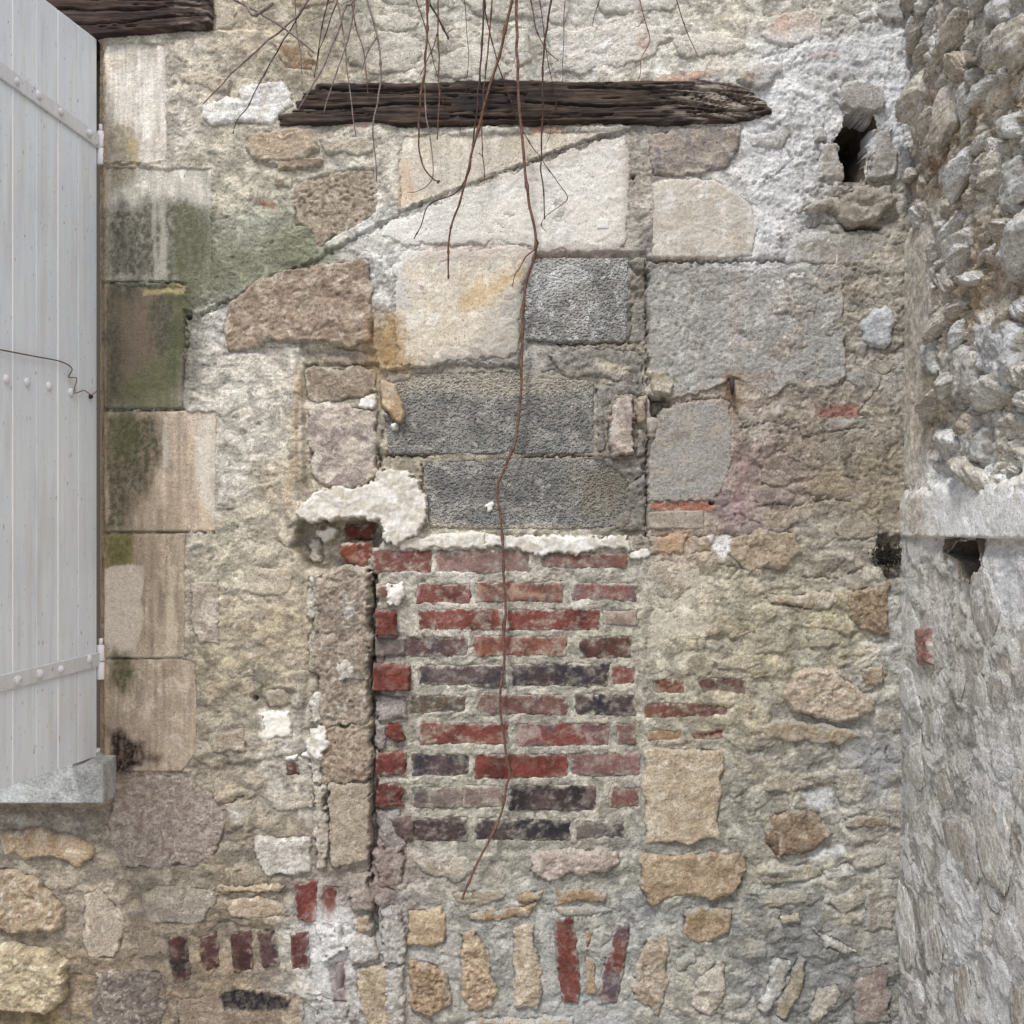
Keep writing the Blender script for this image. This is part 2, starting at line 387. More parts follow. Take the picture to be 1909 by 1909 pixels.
# relief of the mortar (mm)
patch("565,677 703,676 712,700 712,900 690,912 580,925 566,900 563,760", -17, 3, 3)
patch("985,474 1206,470 1206,1000 790,1000 712,862 710,690 968,684 975,600", -11, 3, 3)
patch("560,970 700,968 714,1000 700,1030 640,1064 605,1070 570,1060 548,1015", -55, 5, 6)
patch("695,1025 1197,1032 1196,1590 700,1590", -3, 5, 4)
patch("745,240 1200,236 1130,256 1000,299 860,350 745,402 700,428 600,482 480,540 372,590 300,560 180,520 180,60 500,60", 7, 1.6, 3)
patch("560,636 640,643 700,655 705,680 570,680", -12, 4, 4)
patch("170,78 194,78 194,1407 170,1407", -14, 1, 0)
patch("689,1065 702,1065 706,1300 702,1590 686,1590 690,1300", -32, 3, 6)
patch("370,655 440,655 555,672 566,690 556,720 553,900 567,962 540,985 546,1050 578,1080 576,1200 560,1400 400,1430 340,1400 352,700", 6, 3, 5)
patch("1440,95 1690,60 1690,330 1660,350 1500,420 1410,500 1400,370 1380,240 1440,215", 4, 8, 12)
patch("1570,418 1620,420 1640,428 1580,430", -45, 3, 4)
patch("1212,738 1250,738 1252,775 1238,782 1215,775", -40, 3, 4)
patch("1640,1000 1682,1000 1682,1075 1655,1078 1650,1030", -30, 5, 16)
patch("470,1300 500,1275 548,1290 552,1340 500,1330", -10, 6, 8)
patch("580,1640 760,1640 755,1909 580,1909", 7, 8, 12)
patch("690,1680 705,1690 706,1740 696,1750", -30, 3, 3)
patch("900,995 1206,998 1206,1032 900,1030", -4, 3, 3)
line("376,586 480,537 600,480 700,426 745,400 860,348 1000,297 1130,254", 3.6, 13)
for x_, y_, r_ in ((353,592,4.5), (476,1303,5), (1326,938,4), (1157,290,3), (1150,306,3), (1104,68,3), (1158,113,3.5), (1180,330,4)): patch(ell(x_, y_, r_, r_*.9), -24, 1.5, 1)
line("692,1068 690,1180 694,1290 690,1420 688,1560 694,1640", 5, 34)
line("1207,478 1207,720", 3, 16); line("1207,800 1206,1000", 3.4, 16)
line("196,309 300,308", 2, 5); line("196,527 260,524 348,530", 3, 12); line("196,765 345,763", 3, 10); line("196,993 400,991", 2.4, 9)
line("1212,487 1330,489 1480,487", 3, 14); line("1040,640 1172,639", 3, 14); line("725,849 800,849", 3.5, 16); line("980,850 1100,849", 3, 12)
line("740,850 745,850", 2, 5); line("787,866 787,910", 3, 14); line("704,840 705,885", 4, 18)
line("612,1470 615,1560 620,1615", 2.6, 16)
line("1235,758 1290,748 1345,740 1370,760 1385,800", 2, 8)
for pl in ("1380,800 1430,786 1490,800 1497,818 1530,806 1610,797 1655,842", "1410,948 1440,938 1480,944 1540,930 1590,936", "1370,960 1420,975 1470,965",
           "1505,425 1530,418 1570,420 1610,428 1650,445", "1480,486 1550,492 1600,498", "1590,505 1640,515", "1565,505 1572,600 1570,720",
           "1385,500 1392,560 1380,640 1372,700", "1460,270 1475,300 1440,330 1400,345", "1640,720 1620,740 1600,770 1640,800 1650,830",
           "1500,360 1540,345 1570,348", "1480,400 1510,385", "1200,1000 1290,1002 1370,995", "1330,1050 1390,1062 1450,1050", "1010,690 1080,692 1130,700",
           "850,680 900,672 940,684 990,683", "1420,1110 1500,1135 1560,1120", "1500,1075 1560,1078 1610,1060", "1655,1075 1660,1110", "1655,1240 1650,1270", "1648,1390 1655,1415",
           "345,590 352,640 340,700", "520,1010 545,1025", "1410,250 1425,285", "1500,60 1470,95 1420,110", "380,1530 420,1510 455,1480"):
    line(pl, 1.9, 7)

# stains, washes, moss, soot and other colour patches of the wall
stn("194,78 200,78 200,1410 180,1410 180,78", (178,156,128), .8, 2)
stn("200,230 250,235 262,290 240,350 205,360 196,300", (122,112,88), .75, 16)
stn("240,255 258,260 258,310 245,300", (178,160,110), .6, 8)
stn("196,390 320,370 395,400 398,520 345,530 196,525", (86,84,72), .92, 24)
stn("325,380 400,390 400,500 385,540 325,540", (92,94,70), .7, 16)
stn("300,330 312,330 312,520 300,520", (205,200,188), .45, 4)
stn("285,330 292,330 296,525 288,525", (210,206,196), .35, 3)
stn("440,440 520,430 600,470 540,500 430,530 380,560 355,560 350,520 400,480", (122,119,102), .5, 26)
stn("196,535 345,535 345,640 330,720 196,760", (80,76,65), .9, 22, 18)
stn("220,560 280,550 290,700 235,720", (150,134,116), .5, 20, 14)
stn("318,545 352,545 350,650 330,735 312,700", (84,88,60), .75, 12)
stn("240,690 320,660 325,760 215,762", (112,114,82), .7, 20, 14)
stn("270,540 345,530 345,548 270,552", (192,176,128), .7, 4)
stn("196,770 305,775 300,850 270,930 240,988 196,988", (88,85,68), .92, 16)
stn("205,775 260,772 255,860 210,850", (88,92,60), .6, 22)
stn("250,930 350,900 345,992 230,992", (160,144,124), .5, 20)
stn("360,780 400,775 400,960 372,930", (214,207,195), .75, 9)
stn("307,775 314,775 314,870 307,870", (208,200,188), .6, 2)
stn("196,995 252,995 252,1055 196,1060", (134,128,84), .9, 3)
stn("200,1000 250,1000 240,1050 200,1055", (84,84,46), .7, 16, 8)
stn("196,1060 255,1050 270,1055 265,1120 272,1150 255,1200 250,1225 205,1220 196,1180", (208,198,182), .9, 2)
stn("316,1055 330,1060 328,1225 308,1225", (208,196,174), .6, 5)
stn("253,998 310,998 312,1080 275,1090 258,1050", (166,148,128), .55, 8)
stn("206,1205 240,1215 252,1260 240,1290 212,1280", (78,78,50), .85, 14)
stn("200,1300 215,1290 225,1390 200,1400", (142,130,112), .5, 10)
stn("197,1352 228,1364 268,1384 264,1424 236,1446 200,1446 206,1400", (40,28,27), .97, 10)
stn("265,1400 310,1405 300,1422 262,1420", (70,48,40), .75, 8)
stn("215,1470 235,1460 235,1500 215,1500", (120,104,88), .5, 12)
stn("700,570 745,600 740,650 760,700 700,690", (160,126,78), .7, 30)
stn("880,540 960,500 975,510 920,560 850,600 860,570", (200,164,100), .55, 20)
stn("930,560 970,545 968,680 900,665 870,680 890,620", (168,163,155), .6, 20)
stn("540,940 566,760 566,700 556,690 540,860", (186,150,98), .45, 12)
stn("745,300 765,300 775,370 745,395", (200,160,118), .5, 10)
stn("650,232 690,228 690,240 660,240", (160,92,70), .5, 5); stn("985,238 1050,240 1040,252 985,250", (190,132,96), .55, 6)
stn("1220,145 1300,135 1340,130 1290,155 1225,155", (188,128,92), .6, 7)
stn("1480,30 1450,30 1440,62 1470,70", (204,160,136), .5, 14)
stn("1190,70 1210,75 1205,100 1190,90", (206,160,142), .6, 8); stn("1495,103 1560,98 1562,108 1500,112", (176,84,62), .75, 3)
stn("1640,160 1690,150 1680,330 1655,230", (238,239,242), .8, 14, 20)
stn("1400,70 1690,60 1670,140 1560,120 1440,200 1400,180", (232,233,234), .6, 26, 22)
stn("1400,230 1500,250 1480,350 1420,500 1400,460", (232,232,232), .6, 24, 22)
stn("1375,840 1395,860 1385,960 1365,950", (168,124,120), .28, 14); stn("1362,500 1385,500 1375,720 1362,720", (196,172,166), .2, 12)
stn("1210,938 1330,937 1330,949 1210,950", (188,116,92), .7, 3)
stn("1520,757 1600,755 1600,776 1530,778", (150,92,84), .75, 4)
stn("470,372 510,378 514,392 490,388", (150,98,80), .75, 3)
stn("1250,990 1285,993 1278,1030 1215,1035 1230,1005", (206,160,118), .5, 10)
stn("1320,1000 1365,998 1360,1030 1340,1040 1325,1020", (236,235,232), .85, 3)
stn("1500,1480 1550,1470 1560,1495 1530,1510 1505,1500", (226,228,230), .75, 6); stn("1500,1590 1570,1575 1570,1590 1510,1600", (226,228,230), .75, 5)
stn("1610,1390 1660,1390 1655,1500 1615,1480", (170,170,172), .6, 14)
stn("1355,700 1365,700 1370,745 1350,745", (60,46,40), .8, 4); stn("1345,690 1380,690 1400,760 1370,780 1345,750", (150,124,94), .5, 14)
stn("590,1700 640,1690 665,1740 640,1800 620,1850 590,1840", (222,221,219), .7, 20)
stn("410,1855 440,1840 500,1850 545,1860 540,1880 470,1882 420,1880", (36,36,42), .93, 3.5, 9)
stn("-40,1885 110,1880 110,1990 -40,1990", (126,104,70), .6, 14); stn("50,1880 58,1880 60,1960 52,1960", (190,170,120), .4, 4); stn("98,1880 108,1880 112,1960 104,1960", (190,170,120), .4, 4)
stn("0,1500 195,1500 195,1512 0,1514", (120,106,92), .6, 8)  # darker strip along the wall just below the sill
stn("700,1180 760,1180 760,1240 700,1240", (118,106,104), .5, 8); stn("690,1590 740,1570 740,1680 700,1690", (132,112,108), .5, 18)
stn("612,1795 648,1785 645,1860 625,1870", (104,82,82), .6, 4)
stn("480,1320 545,1325 545,1375 492,1378", (226,222,212), .85, 6)
stn("1125,700 1170,695 1160,690 1175,684 1110,668 1105,680", (212,204,180), .7, 5)
stn("1185,560 1175,480 1206,480 1206,560", (138,132,120), .5, 6)
stn("1380,1800 1420,1760 1500,1740 1590,1790 1560,1850 1480,1760", (146,145,142), .6, 20)
stn("700,690 1105,690 1105,725 920,742 800,725 715,745", (178,170,154), .6, 12, 16)
stn("790,960 900,985 1000,975 1100,985 800,990", (196,188,170), .7, 8, 12)
stn("990,490 1080,482 1090,520 1010,570 985,560", (206,206,204), .55, 16, 16)
stn("1060,880 1165,860 1168,980 1080,960", (132,122,100), .45, 24)
stn("1080,1880 1180,1870 1180,1960 900,1960 960,1880", (188,188,186), .6, 20)
stn("830,1740 845,1730 850,1900 840,1900", (178,177,173), .6, 8); stn("1010,1700 1030,1700 1035,1880 1012,1880", (180,179,175), .5, 8)
stn("780,455 900,450 1000,465 1165,462 1165,472 960,480 780,480", (196,174,164), .5, 14)
stn("1100,300 1165,300 1180,470 1080,470 1060,420", (196,190,178), .5, 30)
stn("860,400 960,360 1000,430 900,450", (214,204,186), .4, 26)
stn("690,420 800,395 1000,310 1165,255 1170,460 1000,470 760,455 700,470 620,490 640,470", (229,226,218), .45, 12)

wall = empty('stone_wall', (0, 0, 0), 'long patched stone wall with a brick and concrete block infill under a dark timber beam', 'wall')

HOLE = P('1574,215 1624,217 1632,245 1612,290 1607,342 1570,342 1566,305 1554,265 1567,245')
cave(rear, HOLE, 330, wall, (112,102,88))
def mortar_fn(u, v):
    w1, w2 = u+16*fbm(u/60, v/60, 200, 2), v+16*fbm(u/60, v/60, 203, 2)
    rough = 0.55+0.45*ss(1180, 1420, u) + 0.35*ss(1500, 1650, v)*ss(300, 150, u)
    rubb = ss(1330, 1420, u)*ss(700, 900, v)
    br = brushed(u, v, 210)
    lowr = ss(1180, 1330, u)*ss(960, 1060, v); lowl = ss(1450, 1540, v)*ss(660, 560, u)*.35; lowr = lowr*(1-.35*ss(1600, 1680, v)); midl = ss(345, 400, u)*ss(600, 540, u)*ss(980, 1060, v)*.7
    topz_ = ss(200, 130, v)*ss(380, 480, u)*.45; botc = ss(1575, 1620, v)*ss(740, 780, u)
    zone = np.clip(lowr+lowl+midl+topz_+botc*.6, 0, 1)
    f, pid = worley(w1/74, w2/40, 232); f2, pid2 = worley(w1/40, w2/24, 233)
    peb = np.clip(1-f*1.55, 0, 1)*(pid > .30); peb2 = np.clip(1-f2*1.6, 0, 1)*(pid2 > .5)
    smo = 1-.6*ss(360, 400, u)*ss(575, 540, u)*ss(620, 680, v)*ss(1080, 1000, v)
    rough = rough*smo
    h = 4.0*fbm(u/120, v/120, 205, 3) + (2.4+2.6*rubb)*fbm(w1/42, w2/28, 207, 6, 0.60) + 1.3*br*(1-0.3*rubb) + 2.3*rough*fbm(u/8.5, v/8, 209, 4, 0.75)
    h = h + zone*(9*np.sqrt(peb)*(.5+.9*pid)*.7 + 4*np.sqrt(peb2))
    flk = fbm(w1/80, w2/60, 234, 6, .6)
    h = h + 2.0*ss(0, .015, flk-.10)*(1-zone) + 1.6*ss(0, .015, flk+.16)*(1-zone)
    up = ss(1370, 1450, u)*ss(1000, 800, v)
    h = h + up*(2.6*ridge(w1/42, w2/34, 220, 4) + 2.0*fbm(u/12, v/12, 222, 3, .65))
    lay = ss(0.0, 0.02, fbm(w1/55, w2/40, 224, 4)-0.08)
    h = h + up*3.0*lay
    gob = ss(1100, 1120, u)*ss(1206, 1200, u)*ss(470, 490, v)*ss(1000, 985, v)
    f, _ = worley(w1/26, w2/22, 226)
    h = h + gob*(9*(1-f*1.3) + 4*fbm(u/8, v/8, 227, 3))
    cr = np.abs(fbm(w1/75, w2/75, 228, 4, .6)); h = h - up*3.5*(1-ss(0.0, 0.022, cr))
    gf, _ = worley(u/8.5, v/8, 240); h = h + 1.7*smo*(1-gf*1.2)*ss(-.3, .4, fbm(u/90, v/90, 241, 3))
    cr2 = np.abs(fbm(w1/95, w2/70, 242, 5, .62)); h = h - 3.0*(1-ss(0, .014, cr2))*ss(-.05, .2, fbm(u/150, v/150, 243, 2))
    h = h - 2.2*(fbm(u/16, v/16, 230, 2) > 0.52)*ss(0, 200, v+50)
    h = h + rear.region(u, v) + rear.footprint(u, v) + rear.carve(u, v)
    c = rear.pal(u, v)
    k = ss(-0.25, 0.35, fbm(w1/34, w2/26, 212, 5, .62))[..., None]
    c = c*(0.70 + 0.50*k)
    pz = (zone*np.maximum(ss(.12, .30, peb), .8*ss(.1, .3, peb2))*ss(-.5, .25, fbm(w1/16, w2/12, 236, 4, .65)))[..., None]*.75
    hue = np.stack([1.03+.16*(pid-.5), 1.0+.05*(pid-.5), .94-.14*(pid-.5)], -1)*(1.02+.45*(pid2-.5))[..., None]
    c = c*(1-pz) + c*hue*pz
    fl = (ss(0, .03, flk-.10)*(1-zone))[..., None]; c = c*(1+.10*fl)
    c = c*(1 + 0.10*np.clip(br, -1, 1) + 0.42*fbm(u/8, v/7, 214, 4, .75) + 0.26*(salt(u, v, 9)-0.5))[..., None]
    wash = ss(0.18, 0.5, fbm(w1/48, w2/40, 216, 5, .65))[..., None]*0.4
    c = c*(1-wash) + np.minimum(c*1.3+0.05, .82)*wash
    gray = ss(0.2, 0.5, fbm(w1/55, w2/30, 218, 5, .65))[..., None]*0.35
    c = c*(1-gray) + c.mean(-1, keepdims=True)*np.array([.78, .77, .74])*gray
    g3 = (gob*0.8)[..., None]; c = c*(1-g3) + g3*c*np.array([.85, .83, .78])
    c = rear.stain(u, v, c)
    keep = ~((u < 183) & (v > 72) & (v < 1422)) & (sdf(HOLE, u, v) < 0)
    return h, c, keep

def coarse(name, rects, mat, parent, col, h=0):   # plain continuation of a wall beyond the frame
    co, q, cc = [], [], []
    for u0, u1, v0, v1 in rects:
        nu, nv = max(2, int((u1-u0)/16)), max(2, int((v1-v0)/16))
        U, V = np.meshgrid(np.linspace(u0, u1, nu), np.linspace(v0, v1, nv))
        H = h + 4*fbm(U/90, V/90, 300, 4)
        b = len(co) and sum(len(x) for x in co) or 0
        co.append(rear_xyz(U, V, H).reshape(-1, 3)); I = np.arange(nu*nv).reshape(nv, nu)+b
        q.append(np.stack([I[1:,:-1], I[1:,1:], I[:-1,1:], I[:-1,:-1]], -1).reshape(-1, 4))
        cc.append((lin(col)*(1+.3*fbm(U/60, V/60, 301, 4))[..., None]).reshape(-1, 3))
    return raw(name, np.concatenate(co), np.concatenate(q), mat, parent, np.concatenate(cc))
GV = HZ + CAMZ/S                                   # ground row
coarse('rendered_masonry', [(-70, 1790, -460, -69), (-70, 1790, 1984, GV), (-1800, -69, -460, 72), (-1800, -69, 1422, GV), (-1800, -560, 72, 1422)], M['mortar'], wall, (188,176,152))
# core of the wall, and the window reveal behind the open shutter
def boxes(name, bx, mat, parent, col=None, bevel=0):
    co, q = [], []
    for x0, x1, y0, y1, z0, z1 in bx:
        b = len(co)
        co += [(x, y, z) for x in (x0, x1) for y in (y0, y1) for z in (z0, z1)]
        q += [[b+i for i in f] for f in ((0,1,3,2), (4,6,7,5), (0,4,5,1), (2,3,7,6), (0,2,6,4), (1,5,7,3))]
    cc = None if col is None else np.tile(lin(col), (len(co), 1))
    o = raw(name, co, q, mat, parent, cc, smooth=False)
    if bevel:
        m = o.modifiers.new('bevel', 'BEVEL'); m.width = bevel; m.segments = 2; m.limit_method = 'ANGLE'
    return o
uX = lambda u: (u-CX)*S
vZ = lambda v: CAMZ-(v-HZ)*S
boxes('wall_core', [(uX(186), uX(1700), .46, .6, 0, vZ(-460)), (uX(-1800), uX(-560), .08, .42, 0, vZ(-460)), (uX(-560), uX(186), .08, .42, 0, vZ(1424)), (uX(-560), uX(186), .08, .42, vZ(72), vZ(-460))], M['mortar'], wall, (170,160,140))
boxes('window_reveal', [(uX(183), uX(186.5), .012, .30, vZ(1424), vZ(72)), (uX(-562), uX(-558), .0, .30, vZ(1424), vZ(72))], M['smooth'], wall, (160,140,115))

win = empty('window', (uX(-180), .1, vZ(1422)), 'shut window behind the open shutter, its brown wooden frame just showing at the jamb', 'window')
m_fr, N_, L_, B_ = mat_base('brown_window_paint', .6); B_.inputs['Base Color'].default_value = (.09, .075, .06, 1)
m_gl, N_, L_, B_ = mat_base('dark_window_glass', .05); B_.inputs['Base Color'].default_value = (.02, .022, .024, 1); B_.inputs['Specular IOR Level'].default_value = .5
def wbox(name, bx, mat):
    o = boxes(name, bx, mat, win); o.location = (-win.location.x, -win.location.y, -win.location.z); return o
wl, wr, wb, wt = uX(-558), uX(183), vZ(1424), vZ(72)
wbox('frame', [(wl, wl+.06, .09, .15, wb, wt), (wr-.06, wr, .09, .15, wb, wt), (wl+.06, wr-.06, .09, .15, wt-.06, wt), (wl+.06, wr-.06, .09, .15, wb, wb+.06), ((wl+wr)/2-.04, (wl+wr)/2+.04, .085, .15, wb+.06, wt-.06)], m_fr)
wbox('pane', [(wl+.05, wr-.05, .12, .126, wb+.05, wt-.05)], m_gl)

# ------------------------------------------------------------------ dressed blocks of the window jamb
def ash(poly, col, **k):
    a = dict(H=2.0, R=1.5, e=2.5, mat='smooth', name='ashlar_block', rag=1.2, smear=.03, sc=60, speck=.24, mix=.3, base=4.5, sat=.74, pits=.5, streak=.42); a.update(k); col = np.array(col)*.95
    if P(poly)[:, 0].mean() > 420: a['streak'] *= .3
    return stone(rear, poly, col, parent=wall, **a)
ash("195,82 313,82 313,303 195,305", (219,211,196), c2=(204,192,172), c3=(230,224,212), label='pale upright block under the dark timber at the window jamb')
ash("195,313 397,315 396,521 350,527 195,525", (202,196,180), c2=(180,176,160))
ash("195,531 346,534 341,761 195,762", (140,131,112), c2=(118,112,92), c3=(165,150,130), R=2, label='dark mossy block of the window jamb')
ash("195,769 406,766 404,990 195,990", (198,176,148), c2=(184,164,140))
ash("195,997 346,995 347,1226 195,1226", (180,160,132), c2=(168,150,124))
ash("195,1230 366,1228 371,1400 340,1437 230,1437 195,1407", (184,164,138), c2=(166,146,120), c3=(198,180,158))
ash("752,256 800,250 1000,248 1120,247 1085,262 1000,295 900,334 745,392 742,290", (216,206,187), base=3, c2=(206,192,166))
ash("722,420 850,366 1000,305 1110,266 1165,252 1172,280 1172,400 1166,465 1000,470 960,452 760,457 708,442", (228,225,216), c2=(214,208,196), c3=(234,232,228), H=3, R=2.4, e=20, rag=6, base=2.5, smear=.40, big=6, mix=.5, speck=.26, pits=.5, label='broad whitewashed block below the slanting scar')
ash("1112,410 1124,407 1137,410 1135,430 1112,429", (232,233,234), H=5, base=3, mat='plaster', name='plaster_dab', smear=0)
ash("760,464 960,461 1000,470 985,520 970,560 968,664 900,668 800,682 738,686 735,500 752,480", (221,209,187), c2=(206,192,166), c3=(228,222,208), H=3, R=2.4, e=18, rag=6, base=2.5, smear=.40, big=6, mix=.5, speck=.26, pits=.5)
ash("1214,342 1250,333 1330,335 1355,350 1400,380 1411,430 1402,478 1330,484 1215,483 1217,400", (208,199,184), c2=(190,176,156), c3=(220,215,206), H=7, R=3, e=8, base=2, rag=2.5)
ash("1208,501 1270,497 1400,502 1480,499 1566,496 1572,560 1573,700 1540,722 1480,718 1430,740 1400,714 1366,705 1330,722 1250,748 1208,738", (181,177,170), c2=(160,155,146), c3=(208,203,194), R=5.5, base=4, e=4, pits=1.6, mat='stone', sc=34, rag=6, smear=.36, big=7, dust=.25, label='broad worn grey slab right of the concrete blocks')
ash("1236,762 1300,747 1358,745 1365,800 1362,880 1330,932 1208,936 1208,850 1226,792", (176,171,162), c2=(158,150,136), c3=(186,172,150), R=3, base=3, mat='stone', e=10, rag=5, smear=.22, pits=.6)
ash("1208,954 1312,951 1312,986 1208,986", (172,158,138), R=2, base=3, smear=.3)
ash("1212,1046 1290,1046 1338,1100 1330,1160 1300,1222 1266,1250 1208,1251 1211,1150", (207,196,171), c2=(188,172,140), R=4.5, e=14, base=1, smear=.34, rag=6, big=6)

# ------------------------------------------------------------------ rubble and rock-faced stones
def rub(poly, col, H=8, R=4.5, **k):
    q = P(poly) if isinstance(poly, str) else poly
    area = np.ptp(q[:, 0])*np.ptp(q[:, 1])
    k.setdefault('big', min(9, area**.5*.07)); k.setdefault('rag', 4.5); k.setdefault('name', 'rubble_stone' if area > 2600 else 'stone_chip')
    return stone(rear, q, col, H=H, R=R, parent=wall, **k)
W_ = dict(smear=.52, e=14, H=7)
rub("400,5 425,0 441,20 436,60 402,60", (196,186,166), **W_)
rub("512,85 560,88 590,112 582,136 530,133", (182,142,82), c2=(150,112,62), smear=.25)
rub("385,202 402,186 450,188 455,166 480,160 530,155 545,175 550,200 525,215 515,232 470,236 440,231 400,238 384,222", (238,235,226), H=11, R=6, c2=(222,214,198), c3=(244,243,240), smear=.06, dust=.1, bed=.4)
rub("338,140 400,136 432,150 425,170 395,176 370,162 340,152", (168,132,82), H=6, smear=.45, c3=(190,168,130))
rub("640,78 720,56 760,62 790,95 780,130 740,140 690,136 650,120", (208,199,184), c2=(186,174,152), **W_)
rub("690,36 740,26 785,40 780,60 720,66", (208,199,180), **W_)
rub("815,112 870,86 930,106 960,130 940,150 860,150 812,140", (217,210,192), **W_)
rub("942,76 956,50 985,56 988,115 965,126 945,102", (226,226,227), **W_)
rub("1020,62 1110,46 1200,46 1262,70 1236,86 1215,110 1150,130 1080,140 1030,126", (227,220,208), R=5, c2=(214,204,186), **W_)
rub("1250,66 1330,60 1390,76 1396,90 1350,106 1270,106 1255,86", (224,212,194), c2=(206,190,164), **W_)
rub("1430,32 1500,20 1532,36 1530,70 1480,86 1440,86 1420,66", (219,199,178), H=10, c2=(204,180,156), smear=.3)
rub("1110,0 1180,-20 1260,-12 1265,20 1220,20 1130,26", (227,224,217), **W_)
rub("860,0 960,-20 1060,0 1050,40 960,36 880,30", (212,202,182), pits=1.5, **W_)
rub("545,-30 640,-30 622,6 570,20 545,10", (188,158,108), smear=.3)
rub("700,-30 850,-30 842,14 760,16 704,4", (210,202,182), **W_)
rub("465,256 500,248 580,245 590,265 600,285 560,300 520,310 480,300 464,280", (196,166,126), H=15, R=6, c2=(172,144,106), smear=.2, bed=.5)
rub("510,300 600,296 606,302 600,314 560,319 520,322", (168,143,112), H=12, R=4, e=6, smear=.2)
rub("600,262 690,258 696,280 680,294 610,290 602,276", (191,173,141), H=9, smear=.3)
rub("550,350 600,326 660,315 702,312 706,400 640,440 596,462 585,430 546,420 545,380", (180,158,126), R=6, pits=3.0, c2=(152,130,98), c3=(205,186,156), smear=.15, sc=14, base=4, H=6)
rub("510,330 548,338 545,352 515,350", (142,110,88), H=6, smear=.3)
rub("430,562 480,522 560,496 640,486 690,481 696,560 696,641 640,641 560,633 500,641 430,656 414,620 420,590", (180,151,117), H=14, R=8, pits=1.2, c2=(150,122,90), c3=(205,184,154), smear=.16, e=8, label='large brown rock-faced stone below the slanting scar', base=0)
rub("568,646 640,650 702,664 702,676 568,678", (158,140,116), H=4, R=3, smear=.3)
rub("570,683 700,684 705,731 640,746 590,752 566,746", (166,142,112), H=5, R=5, c2=(142,120,94), smear=.2, base=-15)
rub("572,764 650,756 702,766 703,880 680,908 600,908 580,890 571,830", (205,186,160), H=8, R=7, c2=(160,140,128), c3=(218,204,182), smear=.14, base=-13, label='cracked cream stone left of the concrete blocks')
rub("1212,257 1250,238 1310,236 1376,233 1378,280 1350,316 1290,326 1216,330", (174,154,132), H=9, R=6, c2=(140,128,122), c3=(202,186,162), smear=.15, bed=.3)
rub("1370,152 1400,126 1452,111 1461,126 1430,161 1410,173", (168,142,106), H=16, R=5, smear=.2)
rub("1396,256 1470,236 1476,250 1456,278 1402,276", (146,134,112), H=9, smear=.2)
rub("1560,200 1570,166 1600,156 1640,166 1652,200 1626,217 1580,214", (180,172,161), H=24, R=4, e=5, smear=.1, c2=(164,154,138))
rub("1626,246 1660,241 1671,290 1666,336 1618,338 1622,290", (182,174,162), H=18, R=5, e=6, smear=.15)
rub("1525,268 1554,271 1566,310 1568,336 1525,336", (192,183,168), H=14, R=4, smear=.2)
rub("1512,241 1535,236 1536,265 1515,271", (226,226,226), H=18, R=3, smear=.05)
rub("1480,400 1530,376 1600,350 1660,350 1666,380 1622,424 1570,420 1530,396", (178,163,138), H=24, R=8, c2=(156,140,116), smear=.2)
rub("1475,434 1600,431 1660,436 1650,480 1560,500 1470,486", (183,176,165), H=6, R=4, **{'smear': .4, 'e': 12})
rub("1640,2 1680,5 1684,40 1650,45 1630,30", (180,174,164), H=14, smear=.15); rub("1590,28 1630,22 1640,38 1600,45", (216,213,207), H=12, smear=.15)
rub(ell(1638,614,35,37), (206,208,211), H=17, R=5, e=14, c2=(184,186,188), c3=(226,228,232), smear=.08, label='round pale grey cobble beside the inside corner')
for a, c in (((1610,706,30,21,0), (178,175,171)), ((1655,726,17,32,0), (186,183,174)), ((1645,682,28,14,10), (182,168,144)), ((1586,575,14,10,0), (172,170,166)), ((1636,565,22,12,20), (176,172,164)),
             ((1586,672,11,11,0), (180,178,176)), ((1650,535,20,16,30), (204,198,184)), ((1637,800,24,34,-20), (176,160,134)), ((1512,796,23,18,0), (166,156,132)), ((1568,788,42,13,-8), (178,174,164)),
             ((1430,822,22,13,0), (160,148,122)), ((1490,850,30,14,20), (160,142,118)), ((1540,840,32,20,0), (162,146,122)), ((1600,820,30,22,20), (164,142,118)), ((1450,880,40,24,0), (164,142,122)),
             ((1550,905,60,22,5), (172,150,108)), ((1440,925,34,20,0), (162,140,130)), ((1620,915,28,30,0), (168,148,112)), ((1600,980,46,26,0), (178,160,130)), ((1450,970,46,16,0), (188,166,132))):
    rub(ell(*a), c, H=5, R=4.5, smear=.3, e=11)
rub("1207,1001 1280,996 1276,1030 1211,1036", (184,168,144), H=7, smear=.3); rub("1290,1000 1330,998 1325,1030 1285,1035", (190,164,128), H=6, smear=.3)
# buff rubble at the right
rub("1425,1106 1480,1111 1520,1099 1555,1105 1561,1120 1541,1136 1480,1131 1430,1126", (205,190,158), H=14, R=3, smear=.12, c2=(188,160,112))
rub("1390,1108 1425,1104 1428,1118 1395,1122", (202,200,196), H=5, smear=.4)
rub("1578,1112 1600,1096 1655,1091 1658,1190 1604,1172 1580,1150", (176,143,92), H=14, R=8, pits=1.5, c2=(146,112,68), c3=(204,178,132), smear=.15, sc=16)
rub("1360,1002 1420,986 1482,990 1496,1030 1450,1061 1380,1061 1350,1030", (190,164,122), H=10, R=8, c2=(168,138,96), smear=.22, sc=18)
rub("1458,1290 1480,1251 1540,1246 1590,1270 1622,1300 1626,1320 1580,1341 1520,1341 1480,1321", (210,184,146), H=22, R=10, pits=1.2, c2=(182,150,108), c3=(228,210,182), smear=.1, sc=18, label='large knobbly cream stone at the right')
rub("1395,1352 1460,1341 1540,1346 1601,1370 1560,1391 1500,1381 1420,1371", (190,165,122), H=13, R=5, smear=.28, bed=.4)
